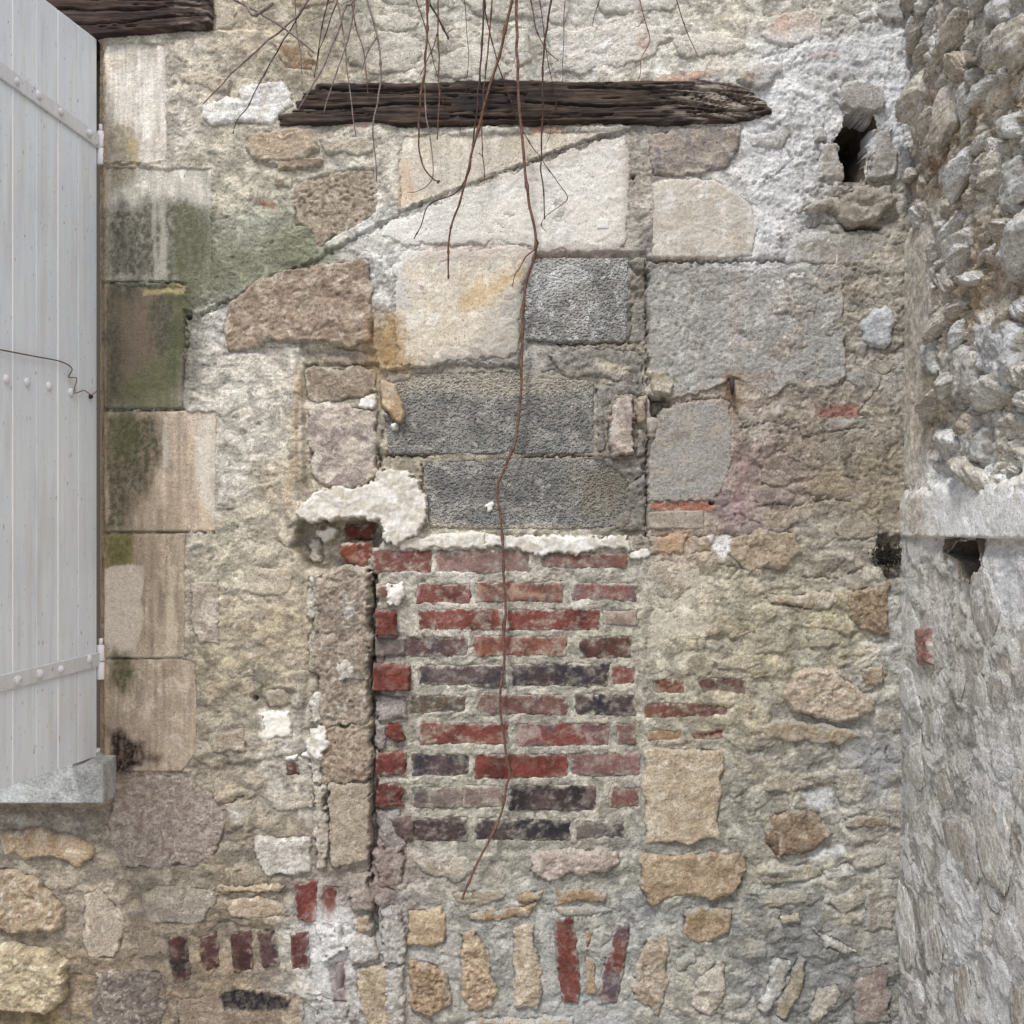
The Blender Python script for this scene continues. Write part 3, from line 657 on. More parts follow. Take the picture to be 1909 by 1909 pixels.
rub("1420,1446 1470,1441 1512,1461 1480,1476 1420,1471", (188,172,138), H=9, smear=.3); rub("1430,1522 1470,1506 1520,1511 1546,1550 1520,1586 1450,1596 1425,1570", (172,141,97), H=17, R=7, pits=1.5, c2=(132,100,64), c3=(196,172,132), smear=.16, label='round brown pitted stone in grey mortar')
rub("1275,1692 1370,1691 1360,1740 1300,1756 1270,1740", (187,152,98), H=11, R=6, smear=.2)
rub("1205,1746 1240,1741 1247,1790 1240,1870 1225,1886 1180,1861 1182,1800", (196,171,138), H=13, R=8, pits=1, smear=.16)
rub("1300,1822 1340,1781 1356,1800 1350,1861 1320,1896 1285,1871", (204,190,166), H=14, R=6, smear=.2)
rub("1440,1781 1476,1790 1460,1851 1420,1891 1408,1880 1430,1831", (200,196,190), H=14, R=5, smear=.14, bed=.4)
rub("1485,1781 1506,1786 1490,1851 1460,1901 1445,1891", (186,166,132), H=12, R=5, smear=.18)
rub("1515,1728 1545,1741 1602,1771 1580,1778 1532,1766", (204,199,186), H=14, R=4, smear=.12)
rub("1520,1841 1560,1831 1572,1851 1546,1881 1512,1911 1508,1880", (192,178,150), H=12, R=5, smear=.2)
rub("1600,1802 1655,1791 1662,1905 1590,1909 1592,1850", (178,154,134), H=10, R=6, c2=(148,122,106), smear=.25)
rub("1410,1621 1520,1606 1532,1626 1510,1641 1420,1646", (187,172,134), H=9, smear=.3, bed=.5); rub("1412,1661 1500,1651 1507,1681 1450,1692 1418,1686", (192,182,154), H=9, smear=.3, bed=.5)
rub("1545,1681 1600,1641 1622,1671 1572,1711 1558,1692", (196,184,158), H=10, smear=.3); rub("1530,1620 1580,1608 1600,1632 1540,1640", (204,198,184), H=9, smear=.3)
rub("1572,1521 1658,1521 1660,1540 1576,1542", (178,152,116), H=9, smear=.25); rub("1575,1591 1650,1581 1656,1611 1590,1621", (190,180,156), H=9, smear=.3)
rub("1605,1660 1660,1640 1662,1730 1610,1735", (180,166,146), H=8, smear=.35); rub("1450,1706 1490,1700 1492,1718 1455,1722", (196,182,152), H=12, R=4, smear=.15)
rub("1560,1440 1610,1420 1620,1480 1580,1500 1560,1480", (192,182,154), H=8, smear=.35); rub("1400,1200 1450,1190 1460,1215 1405,1222", (186,168,128), H=7, smear=.4)
rub("1500,1180 1560,1172 1570,1200 1510,1210", (188,174,142), H=7, smear=.4); rub("1605,1245 1645,1240 1650,1275 1612,1280", (186,158,118), H=11, smear=.2)
rub("1345,1180 1390,1160 1410,1176 1365,1192", (188,176,146), H=6, smear=.4); rub("1345,1440 1390,1425 1400,1450 1350,1462", (178,168,146), H=6, smear=.45)
rub("1330,1232 1390,1222 1425,1236 1395,1250 1340,1248", (194,178,138), H=8, smear=.3)
# golden blocks right of the bricks
rub("1201,1396 1345,1396 1345,1480 1339,1563 1290,1568 1201,1571", (207,182,138), H=11, R=5, e=5, c2=(186,156,106), c3=(220,202,168), smear=.12, label='upright golden block beside the brick infill', rag=2.4)
rub("1195,1592 1370,1591 1395,1598 1376,1666 1330,1673 1270,1666 1215,1681 1193,1660", (191,158,104), H=16, R=7, e=7, c2=(164,128,78), c3=(212,186,140), smear=.08, label='long golden rock-faced block low at the right')
# bottom centre
rub("770,1602 820,1591 880,1596 886,1620 860,1641 810,1633 780,1616", (192,177,152), H=10, R=5, smear=.3)
rub("990,1591 1060,1581 1150,1586 1161,1610 1130,1626 1060,1631 1020,1641 988,1626", (198,175,154), H=14, R=8, pits=1.2, smear=.1, c2=(170,146,124))
rub("840,1661 930,1656 941,1670 900,1691 850,1681", (187,167,132), H=9, bed=.6, smear=.25); rub("870,1701 940,1691 1001,1681 986,1706 930,1716 880,1716", (192,153,90), H=11, bed=.5, smear=.18)
rub("960,1666 1010,1659 1006,1681 965,1681", (190,154,98), H=10, smear=.15); rub("1036,1661 1080,1656 1131,1666 1126,1679 1080,1681 1038,1686", (192,150,92), H=10, bed=.5, smear=.14)
rub("1036,1688 1130,1690 1157,1697 1110,1706 1040,1706", (178,162,138), H=7, bed=.5, smear=.3)
rub("760,1696 820,1691 831,1730 833,1756 800,1766 760,1756", (198,168,114), H=14, R=6, c2=(178,140,86), smear=.12)
rub("764,1786 800,1791 836,1816 843,1871 800,1896 765,1881", (184,148,94), H=16, R=8, pits=3, c2=(150,114,68), smear=.1, sc=14)
rub("860,1736 885,1731 911,1771 926,1850 921,1871 885,1886 862,1861 857,1790", (204,170,118), H=14, R=8, pits=2.5, c2=(172,128,78), c3=(226,204,162), smear=.12, sc=18)
rub("955,1726 995,1723 1001,1771 1013,1850 1001,1881 960,1876", (204,180,140), H=13, R=7, pits=1.5, smear=.12)
rub("1091,1731 1105,1736 1097,1767 1092,1764", (184,142,84), H=8, e=5, smear=.15, rag=2); rub("1092,1781 1110,1791 1111,1850 1093,1851", (196,156,104), H=9, e=5, smear=.15, rag=2)
rub("890,1896 1012,1896 1070,1893 1072,1935 890,1935", (198,164,110), H=10, smear=.2)
rub("1112,1770 1140,1752 1150,1775 1118,1790", (188,182,166), H=7, smear=.4); rub("1255,1790 1290,1770 1300,1790 1262,1812", (196,190,174), H=9, smear=.3)
# bottom left
rub("10,1546 80,1543 150,1561 176,1581 175,1600 150,1613 100,1601 10,1593", (198,164,110), H=15, R=6, c2=(178,138,82), c3=(216,196,158), smear=.12, bed=.5, label='long ochre stone below the windowsill')
rub("-60,1622 30,1616 90,1651 125,1691 120,1730 70,1739 20,1731 -60,1722", (196,167,116), H=22, R=11, c2=(170,134,84), c3=(220,208,184), smear=.1, sc=26)
rub("-60,1772 30,1756 95,1766 131,1790 126,1850 95,1886 30,1881 -60,1872", (206,182,122), H=30, R=12, c2=(170,146,100), c3=(226,212,164), smear=.08, sc=24, label='bulging pale yellow boulder in the bottom left corner')
rub("158,1666 185,1656 221,1690 233,1720 230,1760 215,1786 165,1786 157,1760", (190,170,136), H=7, R=3, e=5, smear=.18, c2=(164,146,120))
rub("265,1666 290,1651 400,1656 396,1690 370,1719 285,1721 265,1690", (182,166,138), H=6, R=4, e=5, smear=.2, c2=(160,144,120))
rub("216,1452 330,1441 400,1481 421,1530 410,1590 340,1616 230,1619 215,1580 200,1540", (174,154,134), H=8, R=4, e=7, pits=1.8, c2=(146,124,108), c3=(194,178,160), smear=.12, sc=18, label='big pinkish pitted stone beside the windowsill')
rub("410,1649 490,1646 531,1650 521,1663 420,1663", (194,164,120), H=11, e=6, smear=.08, bed=.5); rub("415,1676 480,1669 526,1681 541,1706 430,1713", (190,164,124), H=11, smear=.15, bed=.4)
rub("180,1812 300,1806 311,1870 290,1925 170,1925", (150,132,112), H=9, R=5, pits=1.5, c2=(108,92,82), c3=(190,176,156), smear=.15, sc=16)
rub("330,1862 450,1842 560,1851 572,1935 330,1935", (168,143,110), H=6, R=5, pits=1, c2=(138,114,86), smear=.25)
rub("252,1732 285,1727 291,1780 262,1786", (178,158,122), H=5, smear=.45)
rub("668,1802 720,1786 736,1850 739,1906 690,1906 664,1850", (188,163,120), H=13, R=6, smear=.2); rub("655,1712 690,1702 701,1730 670,1741", (184,158,118), H=10, smear=.15)
# mid left
rub("360,1086 410,1081 413,1150 408,1196 376,1201 358,1170", (194,178,152), H=9, R=6, smear=.24, c2=(170,152,126)); rub("386,1366 455,1356 461,1400 396,1401", (184,164,132), H=8, smear=.35)
rub("478,1562 580,1556 581,1626 500,1631 474,1600", (206,198,184), H=12, R=6, smear=.12, c3=(226,224,216)); rub("505,1491 545,1476 581,1481 586,1506 520,1511", (192,177,150), H=8, smear=.3)
rub("495,1286 530,1276 546,1310 500,1321", (186,170,144), H=9, smear=.25); rub("420,1500 470,1490 480,1530 430,1545", (196,188,174), H=8, smear=.4)
rub("450,1050 540,1060 548,1110 470,1110", (196,180,150), H=5, smear=.45, e=16); rub("420,1240 470,1235 480,1262 430,1268", (186,170,140), H=6, smear=.4)
# broken stone pilaster
pil = dict(H=16, R=9, e=6, pits=2.0, smear=.2, sc=20, base=2, big=9, rag=6)
rub("584,1072 640,1060 692,1066 690,1200 691,1352 602,1356 590,1280 580,1180", (172,149,120), c2=(142,122,98), c3=(200,188,168), **pil, label='tall broken stone of the scarred pier left of the bricks')
rub("600,1350 690,1346 691,1458 602,1460", (178,152,118), c2=(154,126,92), **{**pil, 'big': 5}); rub("614,1457 690,1457 690,1602 616,1618", (182,161,128), c2=(162,140,106), c3=(198,182,154), **{**pil, 'R': 4, 'pits': .9, 'big': 4})
rub("583,1462 611,1458 613,1612 591,1620", (196,182,158), **{**pil, 'R': 7})
PB = dict(name='mortar_lump', e=7, smear=.15, pits=1.6, rag=7, big=7, sc=18)
for q, c, h in (("572,1075 600,1068 598,1140 578,1150", (204,196,180), 14), ("574,1180 594,1170 592,1260 576,1250", (196,186,168), 12), ("580,1290 604,1280 606,1345 584,1350", (208,200,186), 14), ("640,1120 668,1110 672,1150 645,1160", (206,198,186), 22),
                ("625,1230 660,1222 665,1262 632,1270", (202,194,180), 22), ("576,1400 604,1392 602,1460 580,1462", (206,198,182), 14), ("700,1590 745,1570 760,1600 740,1660 705,1650", (172,152,138), 16),
                ("650,1630 690,1622 692,1690 655,1700", (168,152,138), 14), ("710,1690 750,1680 756,1790 715,1800", (186,180,172), 14), ("715,1810 752,1800 756,1900 722,1909", (190,182,172), 14),
                ("596,1730 640,1722 650,1770 610,1790", (208,206,202), 16), ("640,1745 700,1740 705,1780 660,1792", (196,190,180), 16), ("590,1850 650,1862 655,1915 590,1915", (184,180,174), 12), ("640,1010 662,1000 700,1060 668,1062", (190,168,146), 12), ("560,1010 590,1004 602,1052 570,1050", (206,196,178), 18)):
    rub(q, c, H=h, R=8, **PB)
# ------------------------------------------------------------------ concrete blocks, mortar gobs, plaster
def blk(poly, col, **k):
    a = dict(H=6, R=.9, e=3, mat='block', name='concrete_block', rag=1.5, smear=.1, pits=1.6, c2=np.array(col)*.82, c3=np.array(col)*1.16, mix=.5, sc=55, speck=.35, base=-10); a.update(k)
    return stone(rear, poly, col, parent=wall, **a)
blk("986,482 1010,479 1172,479 1172,560 1168,636 1040,637 980,632 976,560", (160,157,149), c3=(196,197,196), base=-8, label='upper concrete block with a white smear')
blk("712,720 740,704 780,694 960,692 1000,702 1108,709 1108,845 980,847 722,846", (142,139,131), base=-12, label='long middle concrete block')
blk("791,862 980,853 1170,856 1172,900 1168,984 1000,988 900,986 800,984 792,920", (141,138,131), base=-12, label='lower concrete block above the white plaster strip')
gob = dict(name='mortar_lump', R=7, e=10, smear=.05, pits=2.2, c2=(126,118,104), c3=(164,156,142), sc=18, rag=5)
def g(poly, col=(158,150,138), H=12, **k): return stone(rear, poly, col, parent=wall, H=H, **{**gob, **k})
g("1020,660 1090,648 1165,650 1200,660 1200,720 1150,715 1110,700 1060,705 1040,690"); g("1112,720 1200,700 1205,735 1150,738 1128,760 1130,840 1114,850")
g("1172,480 1204,480 1204,505 1180,508", H=16); g("1178,560 1204,560 1204,640 1172,640"); g("1186,800 1204,795 1202,850 1186,852"); g("1115,850 1190,855 1202,880 1180,905 1140,870", H=9)
g("1170,905 1204,880 1204,990 1160,992 1140,985 1165,950", (142,134,120), H=14)
g("720,690 790,678 900,676 960,682 965,694 780,698 722,722", (178,168,150), H=8, pits=.8)
g("1212,748 1236,745 1244,772 1214,776", (160,140,112), H=18, base=-40)
rub("1150,746 1166,739 1181,742 1183,800 1181,848 1141,851 1134,820 1133,782", (202,182,160), H=24, R=5, e=4, base=-6, c2=(160,132,120), c3=(222,208,186), smear=.02, label='upright stone chip set in mortar right of the blocks')
rub("1187,737 1206,735 1206,790 1188,790", (188,166,132), H=16, R=4, base=-6, smear=.1)
rub("1208,692 1240,690 1256,716 1250,740 1214,735", (202,188,158), H=18, R=6, smear=.1, e=7)
pl = dict(mat='plaster', name='plaster_lump', R=3.2, e=3.5, smear=.14, dust=.3, c2=(192,180,156), c3=(236,233,226), sc=30, speck=.3, rag=6, big=5, mix=.5)
def pla(poly, col=(217,211,197), H=11, **k): return stone(rear, poly, col, parent=wall, H=H, **{**pl, **k})
pla("554,972 556,946 584,924 622,904 676,908 700,892 718,872 736,880 752,874 784,895 800,945 794,975 782,992 762,1004 740,1018 716,1014 716,985 700,966 640,964 590,975", H=20, base=-3, R=4.5, rag=8, smear=.14, dust=.35, label='thick smear of white plaster over the brick cavity')
pla("905,999 1168,1001 1172,1022 1100,1028 1010,1037 970,1025 905,1019", (224,220,210), H=12, R=4, e=3)
pla("742,1003 905,992 905,1019 800,1021 748,1026", (212,204,186), H=7, R=4, e=3)
pla("1172,1028 1210,1022 1208,1038 1176,1042", (228,224,214), H=10, R=4)
pla("576,1356 610,1350 619,1390 590,1416 572,1396", (228,226,221), H=24, R=6); pla("534,1410 570,1398 606,1398 590,1408 536,1416", (226,223,217), H=14, R=3, e=4)
pla("720,1088 752,1086 757,1108 745,1136 722,1128", (229,224,212), H=18, R=5); pla("490,1330 540,1326 546,1370 496,1376", (222,217,206), H=8, R=4, smear=.2)
pla("587,990 625,985 622,1005 600,1014", (226,219,204), H=26, base=-45)
pla("668,744 700,738 706,752 690,764 672,758", (232,229,222), H=16, R=5, e=6); pla("714,770 735,785 752,800 745,806 730,800", (234,231,222), H=20, R=3, e=5)
pla("905,940 918,936 922,950 912,957", (228,225,216), H=8, R=2, e=4, base=-10); pla("800,925 808,923 808,936 801,937", (236,234,228), H=6, R=1, e=3, base=-10)
stone(rear, "708,706 738,716 756,770 750,792 736,786 712,756", (196,156,92), H=22, R=3, e=4, c2=(172,130,74), c3=(214,184,128), smear=0, parent=wall, name='foam_scrap', rag=2, mat='smooth', base=-8)
pla("1368,998 1405,1000 1410,1025 1385,1035", (232,230,226), H=0) if False else None

# ------------------------------------------------------------------ bricks
def br(poly, col, **k):
    col = np.array(col, float)*np.array([.86, .82, .76])
    if isinstance(poly, tuple):
        x0, x1, y0, y1 = poly; x0 -= 2; x1 += 2; y0 -= 1.5; y1 += 1.5; j = lambda: random.uniform(-1.6, 1.6)
        poly = np.array([(x0+j(), y0+j()), ((x0+x1)/2, y0+j()), (x1+j(), y0+j()), (x1+j(), y1+j()), ((x0+x1)/2, y1+j()), (x0+j(), y1+j())])
    a = dict(H=3.0, R=1.5, e=6, mat='brick', name='brick', rag=2.6, smear=.18, c2=np.array(col)*.74, c3=np.minimum(np.array(col)*1.02+24, 240), mix=.42, sc=75, speck=.4, dust=.68, base=-3, sat=.72, pale=.4); a.update(k)
    return stone(rear, poly, col, parent=wall, **a)
R_, D_, Pk = (152,74,60), (92,78,82), (170,132,128)
K = lambda **k: k
blacken = K(c2=(58,52,58), mix=.55, dust=.6)
for b, c, k in [
 ((697,805,1027,1066), (150,86,76), {}), ((812,986,1025,1066), (166,130,128), K(dust=.6)), ((1010,1168,1031,1058), (150,96,82), K(c2=(112,92,90))),
 ((776,876,1088,1124), (152,82,74), {}), ((890,1048,1086,1122), (162,104,88), K(c3=(196,158,120))), ((1067,1187,1088,1120), (158,102,98), K(c2=(110,92,98))),
 ((780,937,1136,1174), (158,80,66), {}), ((947,1117,1137,1173), (152,70,58), {}), ((1127,1186,1138,1165), (190,168,156), K(dust=.8)),
 ((757,871,1188,1224), (116,82,84), K(c2=(78,68,74))), ((883,1056,1186,1224), (166,94,74), K(c3=(206,178,142))), ((1082,1176,1188,1226), (116,74,60), K(c2=(60,50,48), mix=.5)),
 ((783,940,1242,1278), (116,98,100), blacken), ((955,1134,1239,1278), (92,76,80), blacken), ((1140,1184,1244,1275), (152,80,76), K(dust=.7)),
 ((766,868,1297,1327), (116,98,76), K(c2=(74,68,66), c3=(150,130,90))), ((890,1059,1295,1333), (132,90,84), K(c2=(92,76,80))), ((1073,1183,1295,1335), (106,86,90), K(c2=(48,46,54), mix=.5, dust=.7)),
 ((782,946,1348,1388), (152,74,62), {}), ((963,1136,1348,1391), (152,70,58), K(c2=(104,84,86), c3=(196,176,168))), ((1152,1184,1351,1388), (166,124,118), K(dust=.6)),
 ((768,874,1406,1446), (124,98,102), blacken), ((885,1059,1406,1450), (148,64,50), K(dust=.2)), ((1065,1192,1405,1446), (158,112,112), K(dust=.6)),
 ((770,862,1468,1505), (146,132,128), K(c2=(64,58,64), dust=.85)), ((866,936,1466,1503), (160,140,134), K(dust=.9)), ((950,1111,1464,1511), (80,68,72), K(c2=(40,38,44), dust=.6, c3=(128,96,92))), ((1137,1191,1468,1505), (152,100,94), K(dust=.75)),
 ((774,871,1526,1566), (84,66,70), K(c2=(44,40,46), dust=.75)), ((890,1061,1528,1565), (90,76,84), K(c2=(44,42,50), dust=.75)), ((1075,1162,1532,1562), (128,120,118), K(c2=(60,56,62), dust=.95)),
]: br(b, c, **k)
# broken toothing bricks standing proud at the left edge of the infill
pr = dict(H=26, R=5, e=4, smear=.05, dust=.3)
br((702,738,1140,1184), (138,62,48), **pr, label='broken red toothing brick, topmost'); br((698,764,1240,1286), (148,64,46), **pr)
br((702,754,1189,1221), (124,112,110), H=9, R=3, dust=.7); br((702,730,1092,1112), (150,110,100), H=14, R=4)
br("716,1352 744,1346 757,1378 740,1386 718,1370", (132,56,44), **{**pr, 'H': 14}); br((702,757,1403,1446), (142,64,54), H=8, dust=.5)
br("704,1462 740,1458 757,1472 748,1490 755,1502 700,1505", (136,58,50), **{**pr, 'H': 16, 'R': 7}); br("722,1522 765,1520 775,1545 768,1572 740,1560", (112,92,92), H=14, R=8, dust=.5)
for q in ("700,1300 757,1296 760,1340 704,1345", "700,1505 745,1508 760,1570 745,1590 712,1575", "700,1340 722,1352 718,1400 702,1400", "700,1186 720,1225 716,1240 700,1238"):
    g(q, (164,152,144), H=12, R=6, pits=1, c2=(142,124,116), c3=(184,174,168))
br((641,690,978,1003), (136,56,36), base=-42, H=14, dust=.2); br("634,1014 690,1010 694,1040 680,1060 640,1046 630,1030", (170,76,44), base=-20, H=18, R=6, dust=.5)
br((535,560,1420,1445), (126,74,66), H=10, dust=.5); br("620,1372 634,1372 630,1400 618,1405", (176,92,52), H=18, dust=.2)
# bricks at the right
br("1218,1266 1275,1263 1276,1292 1216,1295", (154,86,60)); br("1296,1263 1393,1263 1392,1298 1310,1292", (128,96,86), dust=.6)
br("1201,1309 1300,1310 1378,1311 1352,1338 1201,1340", (144,76,58), c2=(108,66,54), dust=.75); br("1206,1361 1272,1359 1270,1382 1206,1382", (176,134,86), c2=(140,100,66), dust=.5); br("1286,1366 1350,1356 1352,1380 1290,1380", (154,82,60))
# soldier bricks and strays at the bottom
so = dict(base=0, H=6, R=2.2)
for q, c, k in (("312,1746 348,1743 358,1800 355,1826 325,1831 315,1790", (112,70,66), K(c2=(40,36,40), mix=.55)), ("374,1746 405,1736 411,1800 386,1816 371,1790", (104,62,60), {}), ("427,1736 470,1734 472,1806 435,1813", (98,60,60), K(dust=.35)),
                ("478,1736 512,1733 523,1796 490,1806", (94,64,64), K(dust=.35)), ("540,1739 575,1736 581,1806 543,1809", (116,54,52), K(dust=.3)),
                ("549,1646 595,1638 593,1716 575,1721 553,1711", (150,66,54), K(dust=.3, H=8)), ("600,1646 632,1651 630,1691 628,1721 600,1716", (146,78,64), K(dust=.7)),
                ("1032,1711 1070,1706 1076,1760 1083,1840 1078,1869 1048,1869 1038,1800", (144,72,56), K(dust=.22, H=8)), ("1150,1719 1176,1725 1166,1790 1151,1869 1112,1871 1125,1801 1141,1741", (138,66,54), K(c2=(98,80,88), H=8)),
                ("622,1796 645,1786 645,1840 626,1851", (112,88,86), K(dust=.3))):
    br(q, c, **{**so, **k})

grid_obj('mortar', -70, 1790, -70, 1985, 2.5, mortar_fn, rear_xyz, M['mortar'], wall)
# ------------------------------------------------------------------ timbers
def timber(poly, name, label, H, base, c1, c2, bend=None, pale=None, rag=2.5, splits=()):
    splits = [P(q) for q in splits]
    poly = P(poly)
    lo, hi = poly.min(0)-8, poly.max(0)+8
    def fn(u, v):
        vv = v - (bend(u) if bend else 0)
        s = sdf(poly, u, v) + rag*fbm(u/40, v/6, 400, 3)
        t = np.clip(s/6, 0, 1); prof = np.sqrt(1-(1-t)**2)
        w1 = vv + 3.2*fbm(u/190, vv/40, 401, 3)
        fib = fbm(u/190, w1/3.4, 403, 4, .7); rg = ridge(u/330, w1/10, 405, 3)
        cr = np.abs(fbm(u/340, w1/9, 407, 3, .5)); crk = (1-ss(0.0, 0.07, cr))*ss(-.25, .1, fbm(u/120, w1/30, 408, 2))
        h = base + H*prof + 2.0*fib + 1.5*rg - 8*crk*t + 2*fbm(u/60, v/60, 409, 2)
        for sp in splits: h = h - 10*(1-ss(.6, 3.0*(.5+.5*fbm(u/60, v/60, 420, 2))+.9, dline(sp, u, v+2.5*fbm(u/40, v/40, 421, 3))))
        h = np.where(s < 0, np.minimum(h, base+np.maximum(s*7, -45)), h)
        k = ss(-.35, .4, fbm(u/120, w1/7, 411, 4, .65)+.3*fbm(u/160, v/30, 413, 2))[..., None]
        c = lin(c1)*(1-k)+lin(c2)*k
        if pale is not None:
            kp = (pale(u, v)*ss(-.1, .35, fbm(u/50, w1/6, 415, 4, .65)))[..., None]; c = c*(1-kp)+kp*lin((176,168,156))
        c = c*(1+.35*fbm(u/30, w1/3, 417, 3, .7))[..., None]
        return h, c, s > -5
    o = grid_obj(name, lo[0], hi[0], lo[1], hi[1], 2.2, fn, rear_xyz, M['wood'], wall, stepv=1.9, skirt=90)
    o['label'] = label
timber("519,217 523,240 610,237 690,232 760,240 900,236 1090,233 1260,235 1390,229 1440,213 1426,195 1396,170 1370,156 1310,152 1100,156 940,151 800,157 592,158 588,170 566,177 563,188 553,192 552,203 546,205 545,214",
       'timber_lintel', 'dark weathered beam with torn ends set across the wall', 15, 2, (46,40,39), (80,68,59),
       bend=lambda u: 24*ss(1270, 1440, u), pale=lambda u, v: ss(1180, 1330, u)*.75*(0.5+0.5*ss(235, 190, v)), rag=3.2,
       splits=('550,208 640,207 760,198 840,200', '700,180 850,176 980,182', '980,196 1120,204 1260,198 1330,206', '860,222 1000,226 1140,218', '1250,170 1340,178 1400,205', '600,172 690,176 780,172', '1060,168 1200,172 1290,166', '1280,215 1360,212 1420,210'))
timber("-500,-60 398,-60 398,56 330,64 250,72 183,78 -500,79", 'timber_lintel', 'dark brown beam end above the open shutter', 22, 4, (50,41,39), (74,60,54),
       pale=lambda u, v: ss(280, 400, u)*.45, rag=1.6, splits=('140,54 230,52 330,40 398,38', '100,26 240,30 330,22', '180,8 300,10 390,4'))

# ------------------------------------------------------------------ windowsill
paint, N_, L_, B_ = mat_base('sill_stone', .9); tc_ = N_.new('ShaderNodeTexCoord')
n1_, n2_ = noise(N_, L_, tc_.outputs['Object'], 22, 6, .75), noise(N_, L_, tc_.outputs['Object'], 160, 4, .75)
rp_ = N_.new('ShaderNodeValToRGB'); e_ = rp_.color_ramp.elements; e_[0].position, e_[1].position = .34, .66
e_[0].color = (*lin((96,96,90)), 1); e_[1].color = (*lin((212,214,213)), 1)
L_.new(mathn(N_, L_, 'ADD', mathn(N_, L_, 'MULTIPLY', n1_, .55), mathn(N_, L_, 'MULTIPLY', n2_, .45)), rp_.inputs[0]); L_.new(rp_.outputs[0], B_.inputs['Base Color'])
b_ = N_.new('ShaderNodeBump'); b_.inputs['Distance'].default_value = .0018; L_.new(n2_, b_.inputs['Height']); L_.new(b_.outputs[0], B_.inputs['Normal'])
def sill():
    import bmesh
    bm = bmesh.new()
    x0, x1, zt, zb = uX(-700), uX(219), vZ(1402), vZ(1487)
    yf, sl_ = -.080, .013
    xf = x1 - .003
    vts = [bm.verts.new(p) for p in ((x0, .05, zt), (x1, .05, zt), (xf, yf, zt-sl_), (x0, yf, zt-sl_), (x0, .05, zb), (x1, .05, zb), (xf, yf, zb+.008), (x0, yf, zb+.008))]
    for f in ((3,2,1,0), (4,5,6,7), (0,4,7,3), (1,2,6,5), (3,7,6,2), (0,1,5,4)): bm.faces.new([vts[i] for i in f])
    bmesh.ops.subdivide_edges(bm, edges=bm.edges[:], cuts=24, use_grid_fill=True)
    for v in bm.verts:
        n = fbm(np.array([v.co.x*30]), np.array([v.co.z*30+v.co.y*17]), 500, 3)[0]
        v.co.y += .0018*n; v.co.z += .0016*n
    me = bpy.data.meshes.new('windowsill'); bm.to_mesh(me); bm.free()
    co = np.array([v.co[:] for v in me.vertices])
    a, b = co[:, 0]*40, co[:, 2]*40+co[:, 1]*33
    k = ss(-.3, .4, fbm(a/1.3, b/1.3, 505, 5, .7))[:, None]
    c = lin((128,128,124))*(1-k)+lin((190,190,188))*k
    k2 = ss(.1, .4, fbm(a/.8, b/1.2, 508, 4, .7))[:, None]*.7; c = c*(1-k2)+k2*lin((88,88,82))
    at = me.color_attributes.new('Col', 'FLOAT_COLOR', 'POINT'); at.data.foreach_set('color', np.concatenate([c, np.ones((len(c), 1))], 1).astype(np.float32).ravel())
    me.materials.append(paint); o = bpy.data.objects.new('windowsill', me); C.objects.link(o); o.parent = wall
    o['label'] = 'projecting grey stone windowsill under the shutter'
    m = o.modifiers.new('bevel', 'BEVEL'); m.width = .004; m.segments = 2; m.limit_method = 'ANGLE'
sill()

# ------------------------------------------------------------------ the side wall
SP = [tuple(float(q) for q in t.split(',')) for t in """
1720,40,176,168,156 1800,60,178,172,160 1880,40,190,186,178 1740,200,174,164,148 1800,250,162,142,112 1880,220,168,150,122 1760,300,158,134,100 1860,340,196,190,178
1740,430,178,170,156 1800,480,180,174,162 1880,480,172,154,126 1720,560,168,160,146 1800,560,174,156,124 1880,560,168,146,112 1740,680,170,160,142 1850,640,204,202,200
1800,700,176,170,160 1880,740,180,170,152 1740,800,166,150,122 1800,800,182,174,160 1870,830,188,180,164 1740,880,206,202,196 1800,900,232,232,232 1870,900,214,208,192
1720,960,186,180,170 1800,970,224,223,220 1880,970,226,224,218 1700,1050,204,202,196 1760,1080,206,203,196 1860,1080,228,229,231 1720,1160,200,196,186 1800,1200,190,184,172
1880,1220,200,192,180 1720,1280,186,182,174 1800,1320,172,168,160 1880,1320,206,203,198 1720,1420,178,174,168 1800,1420,170,167,162 1870,1440,214,212,210 1740,1540,176,172,164
1820,1560,172,170,166 1890,1560,176,166,154 1720,1660,168,165,160 1800,1700,186,184,180 1880,1700,172,168,162 1720,1800,166,163,158 1800,1820,188,187,185 1880,1820,186,184,182""".split()]
_q = side_uv([(p[0], p[1]) for p in SP])
side = Face(side_xyz, [(a, b)+p[2:] for (a, b), p in zip(_q, SP)], 50)
SU = lambda s: side_uv(P(s))
def sst(poly, c, al, soft, sc=30): side.stains.append((SU(poly), c, al, soft, sc))
sst("1740,880 1790,850 1850,890 1900,880 1908,985 1735,990", (236,236,236), .6, 22)
sst("1850,1030 1908,1030 1908,1180 1860,1120", (234,235,238), .7, 30)
sst("1760,1590 1800,1560 1830,1700 1800,1900 1775,1750", (228,229,232), .55, 34, 20)
sst("1800,1440 1870,1400 1900,1520 1840,1480", (226,226,226), .5, 30, 22); sst("1840,1780 1900,1760 1900,1900 1850,1890", (224,226,230), .5, 30, 22)
sst("1720,160 1760,140 1770,330 1730,330", (150,116,74), .4, 26); sst("1790,420 1850,380 1880,560 1800,600", (158,132,92), .55, 40)
sst("1680,1330 1710,1340 1715,1500 1685,1520", (150,149,148), .6, 20)
EDGE = 1000.0
